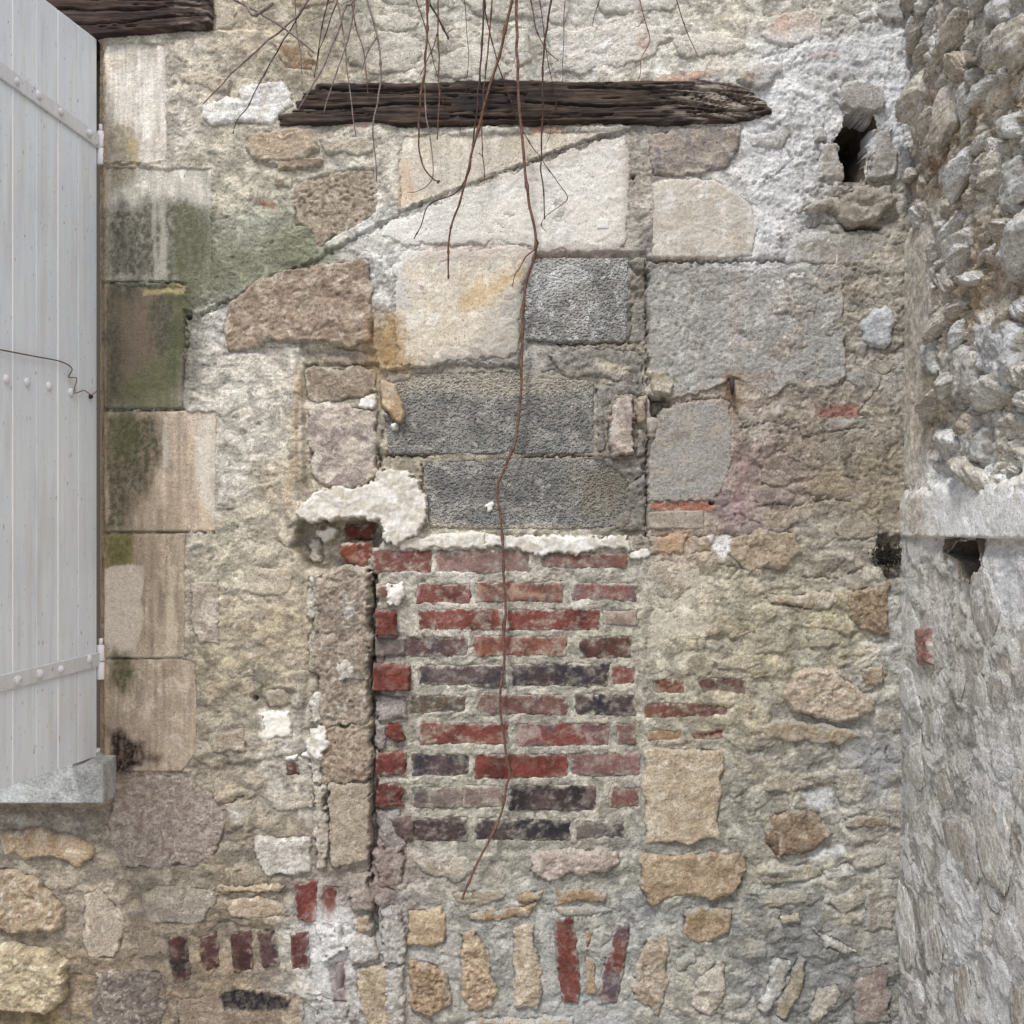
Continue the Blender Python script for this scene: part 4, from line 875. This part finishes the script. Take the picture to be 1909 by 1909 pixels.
def side_fn(u, v):
    low = ss(EDGE-1.5, EDGE+1.5, v + 2*fbm(u/20, v/20, 610, 2))
    band = ss(900, 930, v+18*fbm(u/40, v/40, 612, 3))*(1-low)
    w1, w2 = u+24*fbm(u/80, v/80, 601, 3), v+24*fbm(u/80, v/80, 603, 3)
    rough = 7*fbm(w1/70, w2/60, 605, 4, .6) + 9*ridge(w1/52, w2/30, 607, 5) + 3*fbm(u/12, v/12, 609, 3, .65)
    cr = np.abs(fbm(w1/90, w2/60, 616, 4, .6)); rough = rough - 12*(1-ss(0, .05, cr)) + 7*ss(0, .02, fbm(w1/60, w2/34, 618, 5, .6))
    soft = 5*fbm(w1/90, w2/70, 614, 4, .55) + 1.5*fbm(u/12, v/12, 615, 3, .6)
    hu = rough*1.15 - 12
    hb = soft + 16
    hl = soft*1.1 + 2.5*ss(.02, .10, fbm(w1/62, w2/50, 627, 6, .66)) + 2 + 10*ss(1000, 1900, v)*.8 - 16*ss(1040, 1000, v)*ss(80, 160, u)
    h = hu*(1-band)*(1-low) + hb*band + hl*low
    cor = ss(85, 10, u); h = h*(1-.35*cor) + cor*(6*low + (-14)*(1-low)*(1-band))
    stp = ss(135, 105, u+10*fbm(v/50, u/50, 640, 3))*ss(400, 480, v+20*fbm(u/40, v/40, 641, 2))*(1-low)*(1-band)
    h = h*(1-stp) + stp*(3*fbm(u/30, v/120, 642, 5, .6) + 2*fbm(u/10, v/14, 643, 3) + 2)
    h = h + side.region(u, v)
    c = side.pal(u, v)
    c = c*(1.25-.42*low)[..., None]
    k = ss(-.25, .35, fbm(w1/30, w2/24, 621, 5, .65))[..., None]; c = c*(.86+.5*k)
    c = c*(1+.42*fbm(u/15, v/6.5, 623, 4, .75)+.16*(salt(u*.45, v, 5)-.5))[..., None]
    wsh = np.maximum(ss(.12, .42, fbm(w1/44, w2/60, 625, 5, .68))*.5, low*.72*ss(.02, .16, fbm(w1/62, w2/50, 627, 6, .66)))[..., None]; c = c*(1-wsh)+wsh*lin((224,223,221))
    c = c*(1-stp[..., None]*.10)*np.array([1.02, 1.0, .965])
    c = side.stain(u, v, c)
    return h, c, sdf(SHOLE, u, v) < 0
rubw = empty('rubble_wall', (SIDE_X, 0, 0), 'rough rubble wall running forward from the inside corner, whitened and rendered at its foot', 'wall')
def to_side(o):
    if o is not None: o.location = (-SIDE_X, 0, 0)
    return o
SHOLE = SU("1774,1012 1822,1006 1832,1055 1812,1082 1798,1075 1792,1045 1768,1032")
to_side(cave(side, SHOLE, 170, rubw, (120,110,96)))
sst("1768,1012 1822,1006 1832,1055 1812,1082 1796,1075 1790,1045 1762,1035", (92,84,74), .7, 10)  # darker brown colour around the rim of the hole
to_side(grid_obj('mortar', -28, 640, -70, 1985, 2.5, side_fn, side_xyz, M['mortar'], rubw, stepv=2.6))
def side_coarse(rects):
    co, q, cc, n = [], [], [], 0
    for u0, u1, v0, v1 in rects:
        nu, nv = max(2, int((u1-u0)/16)), max(2, int((v1-v0)/16))
        U, V = np.meshgrid(np.linspace(u0, u1, nu), np.linspace(v0, v1, nv)); H = -6+10*fbm(U/60, V/50, 630, 4)
        co.append(side_xyz(U, V, H).reshape(-1, 3)); I = np.arange(nu*nv).reshape(nv, nu)+n; n += nu*nv
        q.append(np.stack([I[1:,:-1], I[1:,1:], I[:-1,1:], I[:-1,:-1]], -1).reshape(-1, 4)); cc.append((lin((186,180,170))*(1+.4*fbm(U/50, V/50, 631, 4))[..., None]).reshape(-1, 3))
    return raw('rendered_masonry', np.concatenate(co), np.concatenate(q), M['mortar'], rubw, np.concatenate(cc))
to_side(side_coarse([(638, 2300, -460, GV), (-28, 640, -460, -69), (-28, 640, 1984, GV)]))
to_side(boxes('wall_core', [(SIDE_X+.2, SIDE_X+.4, -2300*S, .42, 0, vZ(-460))], M['mortar'], rubw, (170,160,140)))
def sd(poly, col, H=20, R=8, **k):
    a = dict(e=14, smear=.12, base=-12, sc=34, speck=.4, skirt=90, rag=5); a.update(k)
    return to_side(stone(side, SU(poly) if isinstance(poly, str) else poly, col, H=H, R=R, parent=rubw, **a))
UPC = [(212,208,200), (204,194,176), (224,222,218), (196,174,142), (208,202,190), (198,184,160), (216,210,200), (188,178,160), (206,194,172)]
# stones one can tell apart
sd("1740,226 1764,232 1765,300 1738,322", (186,130,88), H=16, c2=(158,112,70), label='orange stone in the upper rubble')
sd("1832,600 1880,590 1909,600 1909,700 1870,716 1836,690", (206,204,202), H=36, R=14, c2=(180,176,170))
sd("1768,650 1800,640 1830,690 1832,730 1790,755 1766,720", (188,182,170), H=30, R=8); sd("1880,215 1909,205 1909,255 1876,262", (206,204,200), H=42, R=6, smear=0)
sd("1845,8 1880,-10 1890,40 1850,52", (192,188,182), H=34, R=6, smear=.05); sd("1815,104 1852,100 1840,124 1812,132", (150,142,132), H=40, R=5, smear=.03)
sd("1726,250 1745,232 1742,290 1722,300", (198,196,190), H=26, smear=.05); sd("1790,800 1850,795 1840,860 1800,880", (190,188,180), H=26, R=10)
sd("1726,640 1746,628 1748,700 1726,694", (186,184,182), H=30, R=6); sd("1717,1172 1744,1168 1749,1240 1722,1238", (168,100,80), H=14, base=6, mat='brick', name='brick', c2=(140,96,86), c3=(190,150,130), label='weathered red brick lying in the whitened render')
sd("1880,300 1909,290 1909,400 1878,396", (190,188,180), H=34, R=9, smear=.05); sd("1818,120 1834,122 1826,170 1812,160", (180,176,168), H=38, R=5)
LOC_ = [(214,211,206), (204,198,188), (192,185,173), (222,221,219), (186,176,160), (208,200,186)]
rs = np.random.RandomState(21)
def rk(u, v, hc, su, sv, sh_, col, name, **k):     # a rock bedded in the side wall; sizes in mm
    o = rock((SIDE_X-hc*.001, -u*S, CAMZ-(v-HZ)*S), np.array([sh_, su, sv])*.001, col, rs, rubw, name, **k); return to_side(o)
n_big = 0
spots = []
for t in range(2600):                              # upper part: packed by throwing, large first
    big_ = t < 900
    r = (rs.uniform(34, 50) if t < 40 else rs.uniform(19, 36)) if big_ else rs.uniform(11, 18)
    cu, cv = rs.uniform(20, 480), rs.uniform(-60, 905)
    if cv > 430 and cu < 125: continue
    if any((cu-a)**2+((cv-b)*1.25)**2 < (.86*(r+q))**2 for a, b, q in spots): continue
    if len(spots) > (96 if big_ else 190): continue
    spots.append((cu, cv, r))
    col = UPC[rs.randint(len(UPC))]; m_ = r*S*1000
    if cu < 60: m_ *= .7
    rk(cu, cv, rs.choice((-26, -18, -12, -6, 2)), m_*rs.uniform(1.05, 1.6), m_*rs.uniform(.45, .8), m_*rs.uniform(.6, .95), col, 'rubble_stone' if big_ else 'stone_chip', salt_=rs.uniform(.2, .7), pal=side, rough=.14, planes=rs.randint(9, 16))
spots = []
for t in range(1500):                              # lower part: drowned in render
    r = rs.uniform(24, 62) if t < 500 else rs.uniform(10, 22)
    cu, cv = rs.uniform(24, 480), rs.uniform(1110, 1940)
    if any((cu-a)**2+(cv-b)**2 < (1.05*(r+q))**2 for a, b, q in spots) or len(spots) > 34: continue
    spots.append((cu, cv, r)); m_ = r*S*1000
    rk(cu, cv, 1+8*(cv-1000)/900, m_*rs.uniform(.9, 1.5), m_*rs.uniform(.9, 1.6), m_*rs.uniform(.13, .2), LOC_[rs.randint(len(LOC_))], 'rubble_stone' if t < 130 else 'stone_chip', salt_=.85, rough=.10, pal=side, lay=.15, bed_=16)

# ------------------------------------------------------------------ the shutter
def paint_mat(name, col, amp=.10, scratch=True, rust=False):
    m, N, L, b = mat_base(name, .55); tc = N.new('ShaderNodeTexCoord')
    mp = N.new('ShaderNodeMapping'); mp.inputs['Scale'].default_value = (1, 1, .06); L.new(tc.outputs['Object'], mp.inputs[0])
    n1 = noise(N, L, mp.outputs[0], 55, 5, .7); n2 = noise(N, L, tc.outputs['Object'], 5, 4, .6); n3 = noise(N, L, tc.outputs['Object'], 300, 2, .6)
    cr = N.new('ShaderNodeValToRGB'); e = cr.color_ramp.elements
    c = lin(col); e[0].position, e[1].position = .33, .68
    e[0].color = (*(c*np.array([.90, .90, .89])), 1); e[1].color = (*np.minimum(c*1.07, .9), 1)
    s = mathn(N, L, 'ADD', mathn(N, L, 'MULTIPLY', n1, .6), mathn(N, L, 'MULTIPLY', n2, .4)); L.new(s, cr.inputs[0])
    last = cr.outputs[0]
    def over(fac, colr):
        nonlocal last
        mx = N.new('ShaderNodeMix'); mx.data_type = 'RGBA'; L.new(fac, mx.inputs[0]); L.new(last, mx.inputs[6]); mx.inputs[7].default_value = (*lin(colr), 1); last = mx.outputs[2]
    if scratch:
        def rng(f, a, b_, o=1.0):
            r = N.new('ShaderNodeMapRange'); r.inputs[1].default_value = a; r.inputs[2].default_value = b_; r.inputs[4].default_value = o; L.new(f, r.inputs[0]); return r.outputs[0]
        mp2 = N.new('ShaderNodeMapping'); mp2.inputs['Scale'].default_value = (1, 1, .32); L.new(tc.outputs['Object'], mp2.inputs[0])
        over(rng(noise(N, L, mp2.outputs[0], 150, 3, .6), .655, .69, .85), (104,100,100))
        mp3 = N.new('ShaderNodeMapping'); mp3.inputs['Scale'].default_value = (1, 1, .1); L.new(tc.outputs['Object'], mp3.inputs[0])
        over(rng(noise(N, L, mp3.outputs[0], 24, 5, .65), .50, .72, .6), (198,194,188))
        mp4 = N.new('ShaderNodeMapping'); mp4.inputs['Scale'].default_value = (1, 1, .5); L.new(tc.outputs['Object'], mp4.inputs[0])
        over(rng(noise(N, L, mp4.outputs[0], 60, 5, .75), .68, .72, .8), (238,240,244))
    if rust:
        over(rng(noise(N, L, tc.outputs['Object'], 45, 5, .7), .64, .70, .85), (136,96,66)); over(rng(noise(N, L, tc.outputs['Object'], 80, 4, .7), .66, .70, .9), (70,56,50))
    L.new(last, b.inputs['Base Color'])
    bp = N.new('ShaderNodeBump'); bp.inputs['Distance'].default_value = .0007
    L.new(mathn(N, L, 'ADD', n1, mathn(N, L, 'MULTIPLY', n3, .6)), bp.inputs['Height']); L.new(bp.outputs[0], b.inputs['Normal'])
    return m
m_paint = paint_mat('lilac_grey_paint', (228,235,248)); m_bead = paint_mat('white_bead_paint', (238,241,246), scratch=False)
m_iron = paint_mat('painted_iron', (216,218,222), rust=True); m_white = paint_mat('white_gloss', (226,226,230), scratch=False)
m_rust, N_, L_, B_ = mat_base('rusty_iron', .8); B_.inputs['Base Color'].default_value = (.05, .04, .035, 1)
HX, HY = uX(184.5), -.012                          # hinge line
dirw = np.array([-.115, -1.0]); dirw /= np.linalg.norm(dirw); nrm = np.array([-dirw[1], dirw[0]])   # nrm points to the right (seen face)
if nrm[0] < 0: nrm = -nrm
sh = empty('window_shutter', (HX, HY, 0), 'pale lilac grey plank shutter standing open at the window, with two iron straps', 'shutter')
sh.rotation_euler = (0, 0, math.atan2(dirw[1], dirw[0]))
bpy.context.view_layer.update()
# local frame of the shutter: x = away from the hinge, y = out of the seen face, z up
YS = 1.0 if (math.cos(sh.rotation_euler.z)*nrm[1]-math.sin(sh.rotation_euler.z)*nrm[0]) > 0 else -1.0
ZT, ZB = vZ(78), vZ(1408)
def taper(o):                                      # the plank ends are cut slightly out of square
    for v in o.data.vertices: v.co.z += (-.075 if v.co.z > 1.5 else .045)*v.co.x
    return o
BW = .085
for i in range(3):
    bx = []
    x0, x1 = i*2*BW, (i+1)*2*BW
    for a, b in ((x0+.001, x0+BW-.0009), (x0+BW+.0009, x1-.004)):
        bx.append((a, b, min(0, -YS*.026), max(0, -YS*.026), ZB, ZT))
    bx.append((x0+BW-.002, x0+BW+.002, min(-YS*.0022, -YS*.022), max(-YS*.0022, -YS*.022), ZB+.001, ZT-.001))
    taper(boxes('board', bx, m_paint, sh, bevel=.0016))
    if i < 2: taper(boxes('joint_bead', [(x1-.0042, x1+.0012, min(-YS*.004, YS*.0016), max(-YS*.004, YS*.0016), ZB+.002, ZT-.002)], m_bead, sh, bevel=.0012))
def tube(name, pts, r, mat, parent, seg=10, cap=True):
    pts = np.asarray(pts, float); r = np.broadcast_to(np.asarray(r, float), (len(pts),)); co, q = [], []
    t = np.gradient(pts, axis=0); t /= np.linalg.norm(t, axis=1)[:, None]+1e-12
    up = np.array([0, 0, 1.0]) if abs(t[0, 2]) < .9 else np.array([1.0, 0, 0])
    x = np.cross(t[0], up); x /= np.linalg.norm(x)
    for p, tt, rr_ in zip(pts, t, r):
        x = x-tt*np.dot(x, tt); x /= np.linalg.norm(x)+1e-12; y = np.cross(tt, x)
        co += [p+rr_*(math.cos(a)*x+math.sin(a)*y) for a in np.linspace(0, 2*np.pi, seg, endpoint=False)]
    for i in range(len(pts)-1):
        for j in range(seg): q.append([i*seg+j, i*seg+(j+1) % seg, (i+1)*seg+(j+1) % seg, (i+1)*seg+j])
    n = len(co); co += [pts[0], pts[-1]]
    for j in range(seg):
        q.append([n, (j+1) % seg, j, j]); b = (len(pts)-1)*seg; q.append([n+1, b+j, b+(j+1) % seg, b+(j+1) % seg])
    me = bpy.data.meshes.new(name); me.from_pydata([tuple(map(float, c)) for c in co], [], [list(dict.fromkeys(f)) for f in q]); me.materials.append(mat)
    for p in me.polygons: p.use_smooth = True
    o = bpy.data.objects.new(name, me); C.objects.link(o); o.parent = parent; return o
def dome(name, p, r, hgt, mat, parent):            # bolt head on the shutter face
    co, q = [], []
    for i, (k, z) in enumerate(((1, 0), (.95, .5), (.7, .85), (.3, 1.0))):
        for a in np.linspace(0, 2*np.pi, 10, endpoint=False): co.append((p[0]+r*k*math.cos(a), p[1]+YS*hgt*z, p[2]+r*k*math.sin(a)))
    for i in range(3):
        for j in range(10): q.append([i*10+j, i*10+(j+1) % 10, (i+1)*10+(j+1) % 10, (i+1)*10+j])
    me = bpy.data.meshes.new(name); me.from_pydata(co, [], q+[list(range(30, 40))]); me.materials.append(mat)
    for pp in me.polygons: pp.use_smooth = True
    o = bpy.data.objects.new(name, me); C.objects.link(o); o.parent = parent
for zc, hh, kn, xs in ((vZ(267), .033, (246, 308, 12), ((.05, 267), (.17, 266), (.255, 266), (.335, 266))), (vZ(1228), .034, (1202, 1266, 11), ((.045, 1222), (.17, 1228), (.255, 1228), (.335, 1228)))):
    st = boxes('strap_hinge', [(-.004, .46, min(YS*.0005, YS*.006), max(YS*.0005, YS*.006), zc-hh/2, zc+hh/2)], m_iron, sh, bevel=.0015)
    for x, v in xs: dome('bolt', (x, YS*.006, vZ(v+random.uniform(-2, 2))), random.uniform(.0075, .0105), random.uniform(.005, .010), m_iron, st)
    kx = .004
    for z0, z1, rr_ in ((vZ(kn[0]+30), vZ(kn[0]), .0105), (vZ(kn[1]), vZ(kn[0]+31.5), .0112)):
        tube('hinge_knuckle', [(-.012, YS*kx, z0), (-.012, YS*kx, z0+.0015), (-.012, YS*kx, z1-.0015), (-.012, YS*kx, z1)], (rr_*.9, rr_, rr_, rr_*.85), m_white, st, 14)
    tube('hinge_pin', [(-.012, YS*kx, vZ(kn[0])), (-.012, YS*kx, vZ(kn[0]-kn[2])+.002), (-.012, YS*kx, vZ(kn[0]-kn[2]))], (.0055, .0052, .003), m_white, st, 10)
for x, z in ((.362, 706), (.290, 712), (.207, 720), (.118, 731)): dome('bolt', (x, YS*.0002, vZ(HZ+(z-HZ)*(D+HY-x)/D)), 0.0098, .006, m_white, sh)
dome('bolt', (.034, YS*.0002, vZ(744)), .0055, .008, m_rust, sh)

# iron stub in the right of the wall
tube('iron_stub', [(uX(1361), .01, vZ(705)), (uX(1361), -.02, vZ(708)), (uX(1360), -.03, vZ(722)), (uX(1361), -.022, vZ(738))], (.005, .006, .006, .003), m_rust, wall, 8)

# black moss tuft in the corner
m_moss, N_, L_, B_ = mat_base('black_moss', 1.0); B_.inputs['Base Color'].default_value = (.04, .036, .03, 1)
def moss(cu, cv, ru, rv, n, name, label):
    r = random.Random(5); co, f = [], []
    for _ in range(n):
        a, k = r.uniform(0, 6.28), min(1.25, abs(r.gauss(0, .62)))*(1+.3*math.sin(3*r.random())); x, y, z = uX(cu+ru*k*math.cos(a)), -.002-.022*max(0, 1-k*k)*r.random(), vZ(cv+rv*k*math.sin(a))
        for _ in range(2):
            b = len(co); d = [r.uniform(-.006, .006) for _ in range(6)]
            co += [(x, y, z), (x+d[0], y-abs(d[1]), z+d[2]), (x+d[3], y-abs(d[4]), z+d[5])]; f.append((b, b+1, b+2))
    me = bpy.data.meshes.new(name); me.from_pydata(co, [], f); me.materials.append(m_moss); o = bpy.data.objects.new(name, me); C.objects.link(o)
    set_props(o, label, 'moss')
moss(1652, 1038, 20, 16, 900, 'moss_tuft', 'black dried moss tuft in the hollow at the inside corner')

# ------------------------------------------------------------------ bare creeper stems hanging over the wall
def stem_mat(name, c1, c2):
    m, N, L, b = mat_base(name, .7); tc = N.new('ShaderNodeTexCoord'); n = noise(N, L, tc.outputs['Object'], 120, 3, .6)
    cr = N.new('ShaderNodeValToRGB'); cr.color_ramp.elements[0].position = .35; cr.color_ramp.elements[1].position = .7
    cr.color_ramp.elements[0].color = (*lin(c1), 1); cr.color_ramp.elements[1].color = (*lin(c2), 1); L.new(n, cr.inputs[0]); L.new(cr.outputs[0], b.inputs['Base Color']); return m
SM = {'b': stem_mat('brown_bark', (72,50,42), (120,86,66)), 'r': stem_mat('red_brown_bark', (82,58,50), (128,98,84)), 'g': stem_mat('grey_bark', (96,84,78), (146,134,126)), 'd': stem_mat('dark_bark', (48,36,34), (86,66,58))}
GRP = 'bare creeper stems hanging over the wall'
def catmull(p, n=7):
    p = np.asarray(p, float); q = np.vstack([2*p[0]-p[1], p, 2*p[-1]-p[-2]]); out = []
    for i in range(1, len(q)-2):
        for t in np.linspace(0, 1, n, endpoint=False):
            a, b, c, d = q[i-1:i+3]; out.append(.5*((2*b)+(c-a)*t+(2*a-5*b+4*c-d)*t*t+(3*b-a-3*c+d)*t**3))
    out.append(p[-1]); return np.array(out)
def stem(pts, r_, off, kind, label, tip=.45, offs=None, branch=None, top=True, name='creeper_stem', cat='creeper stem', group=GRP):
    """pts: photo pixels from the root end down; r: thickness (mm); off: distance from the wall (mm)"""
    r = r_*1.3
    rs = np.random.RandomState(int(abs(pts[0][0]*7+pts[-1][1])) % 9999)
    pts = [tuple(p) for p in pts]
    if top and pts[0][1] <= 4:                     # carries on up to where it leaves the wall head
        dx = pts[0][0]-pts[1][0]; dy = max(pts[1][1]-pts[0][1], 20)
        pts = [(pts[0][0]+dx/dy*260*.5, -300), (pts[0][0]+dx/dy*110*.8, -110)]+pts
    def build(pp, r0, r1, o0, o1):
        k = np.linspace(0, 1, len(pp)); o = np.interp(k, np.linspace(0, 1, len(offs)), offs) if offs else o0+(o1-o0)*k
        a = np.array([((u-CX)*S*(D-q/1000)/D, -q/1000, CAMZ-(v-HZ)*S*(D-q/1000)/D) for (u, v), q in zip(pp, o)])
        a = catmull(a, 8); n = len(a)
        L_ = np.concatenate([[0], np.cumsum(np.linalg.norm(np.diff(a, axis=0), axis=1))])
        a += np.stack([np.interp(L_, np.arange(0, L_[-1]+.05, .03), .0011*rs.randn(len(np.arange(0, L_[-1]+.05, .03)))) for _ in range(3)], 1)
        rad = (r0+(r1-r0)*np.linspace(0, 1, n))/2000
        for x in np.arange(rs.uniform(.02, .06), L_[-1], rs.uniform(.05, .085)): rad = rad*(1+.75*np.exp(-((L_-x)/.0032)**2))
        return a, rad
    a, rad = build(pts, r, r*tip, off, off*.7)
    o = tube(name, a, rad, SM[kind], None, 7)
    if branch:                                     # side shoots are one body with their stem
        import bmesh
        bm = bmesh.new(); bm.from_mesh(o.data)
        for bp in branch:
            a2, r2 = build(bp, r*.6, r*.3, off*.9, off*.5); t2 = tube('shoot', a2, r2, SM[kind], None, 6); bm.from_mesh(t2.data); me = t2.data; bpy.data.objects.remove(t2); bpy.data.meshes.remove(me)
        bm.to_mesh(o.data); bm.free()
    for p in o.data.polygons: p.use_smooth = True
    set_props(o, label, cat, group)
stem([(575,0),(545,40),(500,76),(440,130),(378,194)], 5.2, 70, 'g', 'leftmost long grey stem slanting down left past the white stone, ending blunt')
stem([(572,0),(538,60),(514,100),(482,160),(462,198),(442,225),(434,248)], 3, 40, 'd', 'thin dark stem curling to a hooked tip on the white stone')
stem([(440,0),(485,24),(540,60),(585,97)], 4.6, 90, 'g', 'stout grey stem slanting down right at the left of the tangle', tip=.7)
stem([(509,5),(490,20),(471,27),(462,14),(452,0)], 6.5, 140, 'g', 'thick short grey stem looping like a hook at the top edge', tip=.6, top=False)
stem([(549,0),(556,65),(561,118),(564,157)], 3.2, 40, 'g', 'short straight grey stem ending above the left end of the beam')
stem([(611,0),(598,65),(590,118),(585,147)], 3, 50, 'd', 'short dark stem ending just above the left half of the beam')
stem([(628,5),(606,65),(596,95),(591,130)], 2.4, 35, 'd', 'thinnest of the short dark stems left over the beam end', top=False)
stem([(660,0),(645,13),(627,65),(606,118),(580,165),(559,202)], 5.2, 70, 'g', 'stout grey stem slanting down left across the torn left end of the beam')
stem([(661,0),(653,52),(637,110),(616,170),(604,210)], 3.8, 55, 'g', 'grey stem leaning left with its cut end on the left part of the beam')
stem([(629,0),(640,60),(648,131),(655,196),(663,251)], 4, 60, 'g', 'grey stem leaning right with its tip just below the beam')
stem([(655,0),(663,52),(676,92),(687,183)], 3.2, 45, 'r', 'reddish stem ending in the middle height of the beam, left part')
stem([(684,0),(703,65),(710,126),(705,183),(695,244),(700,301),(703,338)], 4.8, 60, 'g', 'bowed grey stem with a side shoot, its tip beside the pitted brown stone', branch=[[(704,68),(687,92),(675,134)]])
stem([(777,0),(792,52),(805,105),(818,152),(827,194)], 2.6, 45, 'b', 'thin straight stem slanting right and ending on the beam')
stem([(794,0),(797,52),(792,126),(784,183),(781,262),(789,309),(810,335),(820,337),(815,342)], 4.6, 70, 'b', 'brown stem bending into a curled tip on the pale block below the beam')
stem([(800,-5),(797,60),(792,157),(792,204),(805,283),(807,327),(794,348),(776,357),(758,357)], 3.4, 60, 'g', 'stem with a tip swept sideways to the left on the pale block below the beam')
stem([(817,0),(817,105),(818,183),(814,259)], 4, 60, 'r', 'straight red brown stem ending just below the beam, left of the middle', branch=[[(816,60),(805,95),(790,125),(782,142)]])
stem([(797,0),(815,29),(834,63),(837,74)], 3.4, 55, 'd', 'short dark stem with a knobbed tip, ending well above the beam', tip=1.1, branch=[[(833,62),(845,52)]])
stem([(865,0),(872,92),(870,157),(862,200),(857,249)], 1.8, 25, 'd', 'hair thin dark stem hanging plumb over the middle of the beam')
stem([(902,0),(898,92),(891,183),(881,275),(870,327),(847,361),(800,382),(784,424),(773,445)], 4, 60, 'd', 'dark stem kinking left along the slanting scar, its tip on the whitewashed block')
stem([(917,0),(910,92),(902,170),(899,236),(900,288),(902,340)], 3.6, 50, 'b', 'straight brown stem ending exactly at the slanting scar', branch=[[(900,292),(894,287)]])
stem([(954,0),(931,105),(910,170),(889,249),(870,327),(855,380),(843,419),(836,458),(836,500),(835,522)], 6, 80, 'b', 'thick brown stem slanting left, long tip hanging over the pale ochre block')
stem([(904,0),(906,30),(925,105),(946,170),(965,223),(980,254),(1010,299),(1036,335),(1056,372),(1018,403),(1011,419),(1019,431)], 2.6, 50, 'd', 'thin dark stem crossing to the right and zigzagging back at its tip')
stem([(963,0),(964,92),(968,196),(976,288),(986,380),(999,445),(994,485),(981,522),(973,601),(972,693),(963,810),(946,863),(928,902),(930,941),(936,992),(941,1084),(938,1241),(933,1294),(936,1359),(949,1440),(946,1461),(930,1527),(894,1598),(865,1666),(862,1677)],
     5.6, 60, 'r', 'longest red brown stem, running from the top edge down over the blocks and bricks', tip=.75, offs=[90, 60, 40, 26, 24, 22, 24, 26, 30], branch=[[(1000,447),(1003,456),(981,479),(968,500),(960,512),(955,535)]])
stem([(989,0),(999,52),(1015,84),(1031,105),(1041,114)], 3, 35, 'b', 'short curved stem whose tip rests on the big pale stone above the beam')
stem([(1029,0),(1016,73),(1012,157),(1010,262),(1009,325),(1014,367),(1016,409)], 4.4, 60, 'd', 'stout dark stem hanging plumb to the right of the longest one')
stem([(1006,0),(1015,65),(1022,118),(1032,162),(1036,196),(1023,223),(1028,241),(1015,278)], 2, 30, 'd', 'thin wiry stem with a crinkled end over the lower edge of the beam')
stem([(1053,0),(1050,92),(1049,147),(1036,204)], 2, 25, 'd', 'thin straight stem, rightmost of those reaching the beam')
stem([(1117,0),(1107,34),(1105,51)], 2.2, 25, 'd', 'shortest stub of a stem at the top edge, right of the tangle')
stem([(1193,0),(1204,47),(1211,76),(1196,107),(1194,136),(1188,152)], 2.6, 30, 'r', 'lone wavy stem whose tip touches the top of the beam')
stem([(1261,0),(1274,45),(1287,76),(1303,107)], 2.6, 30, 'd', 'rightmost lone stem slanting right above the beam', branch=[[(1262,8),(1256,12)]])
# dry tendril drawn across the shutter
def tendril():
    px = [(-40,645),(0,652),(63,664),(113,674),(134,687),(128,703),(143,706),(138,732),(157,728),(170,736),(181,729),(191,728),(193,716)]
    a = []
    for u, v in px:
        x = max(0, (184.5-u)/184.5)*.40
        d = D+HY-x - .004 if u < 184 else D-.02
        if u < 184:                                # lies 5 mm off the shutter's seen face
            rx = (u-CX)/F
            n2, h0 = nrm, np.array([HX, HY])+nrm*.007
            o0 = np.array([0, -D]); dr = np.array([rx, 1.0]); d = np.dot(h0-o0, n2)/np.dot(dr, n2)
        a.append(((u-CX)/F*d, d-D, CAMZ-(v-HZ)/F*d))
    a = catmull(np.array(a), 8)
    o = tube('dry_tendril', a, np.linspace(.0016, .0009, len(a)), SM['r'], None, 6); set_props(o, 'thin wiry brown tendril drawn across the shutter to the window edge', 'tendril')
tendril()

# ------------------------------------------------------------------ ground in front of the walls
m, N_, L_, B_ = mat_base('gravelly_earth', 1.0); tc = N_.new('ShaderNodeTexCoord')
cr = N_.new('ShaderNodeValToRGB'); cr.color_ramp.elements[0].color = (.30, .28, .25, 1); cr.color_ramp.elements[1].color = (.5, .48, .44, 1)
L_.new(noise(N_, L_, tc.outputs['Object'], 14, 6, .7), cr.inputs[0]); L_.new(cr.outputs[0], B_.inputs['Base Color'])
me = bpy.data.meshes.new('ground'); me.from_pydata([(-60, -60, 0), (60, -60, 0), (60, 60, 0), (-60, 60, 0)], [], [(0, 1, 2, 3)]); me.materials.append(m)
gr = bpy.data.objects.new('ground', me); C.objects.link(gr); gr['kind'] = 'structure'
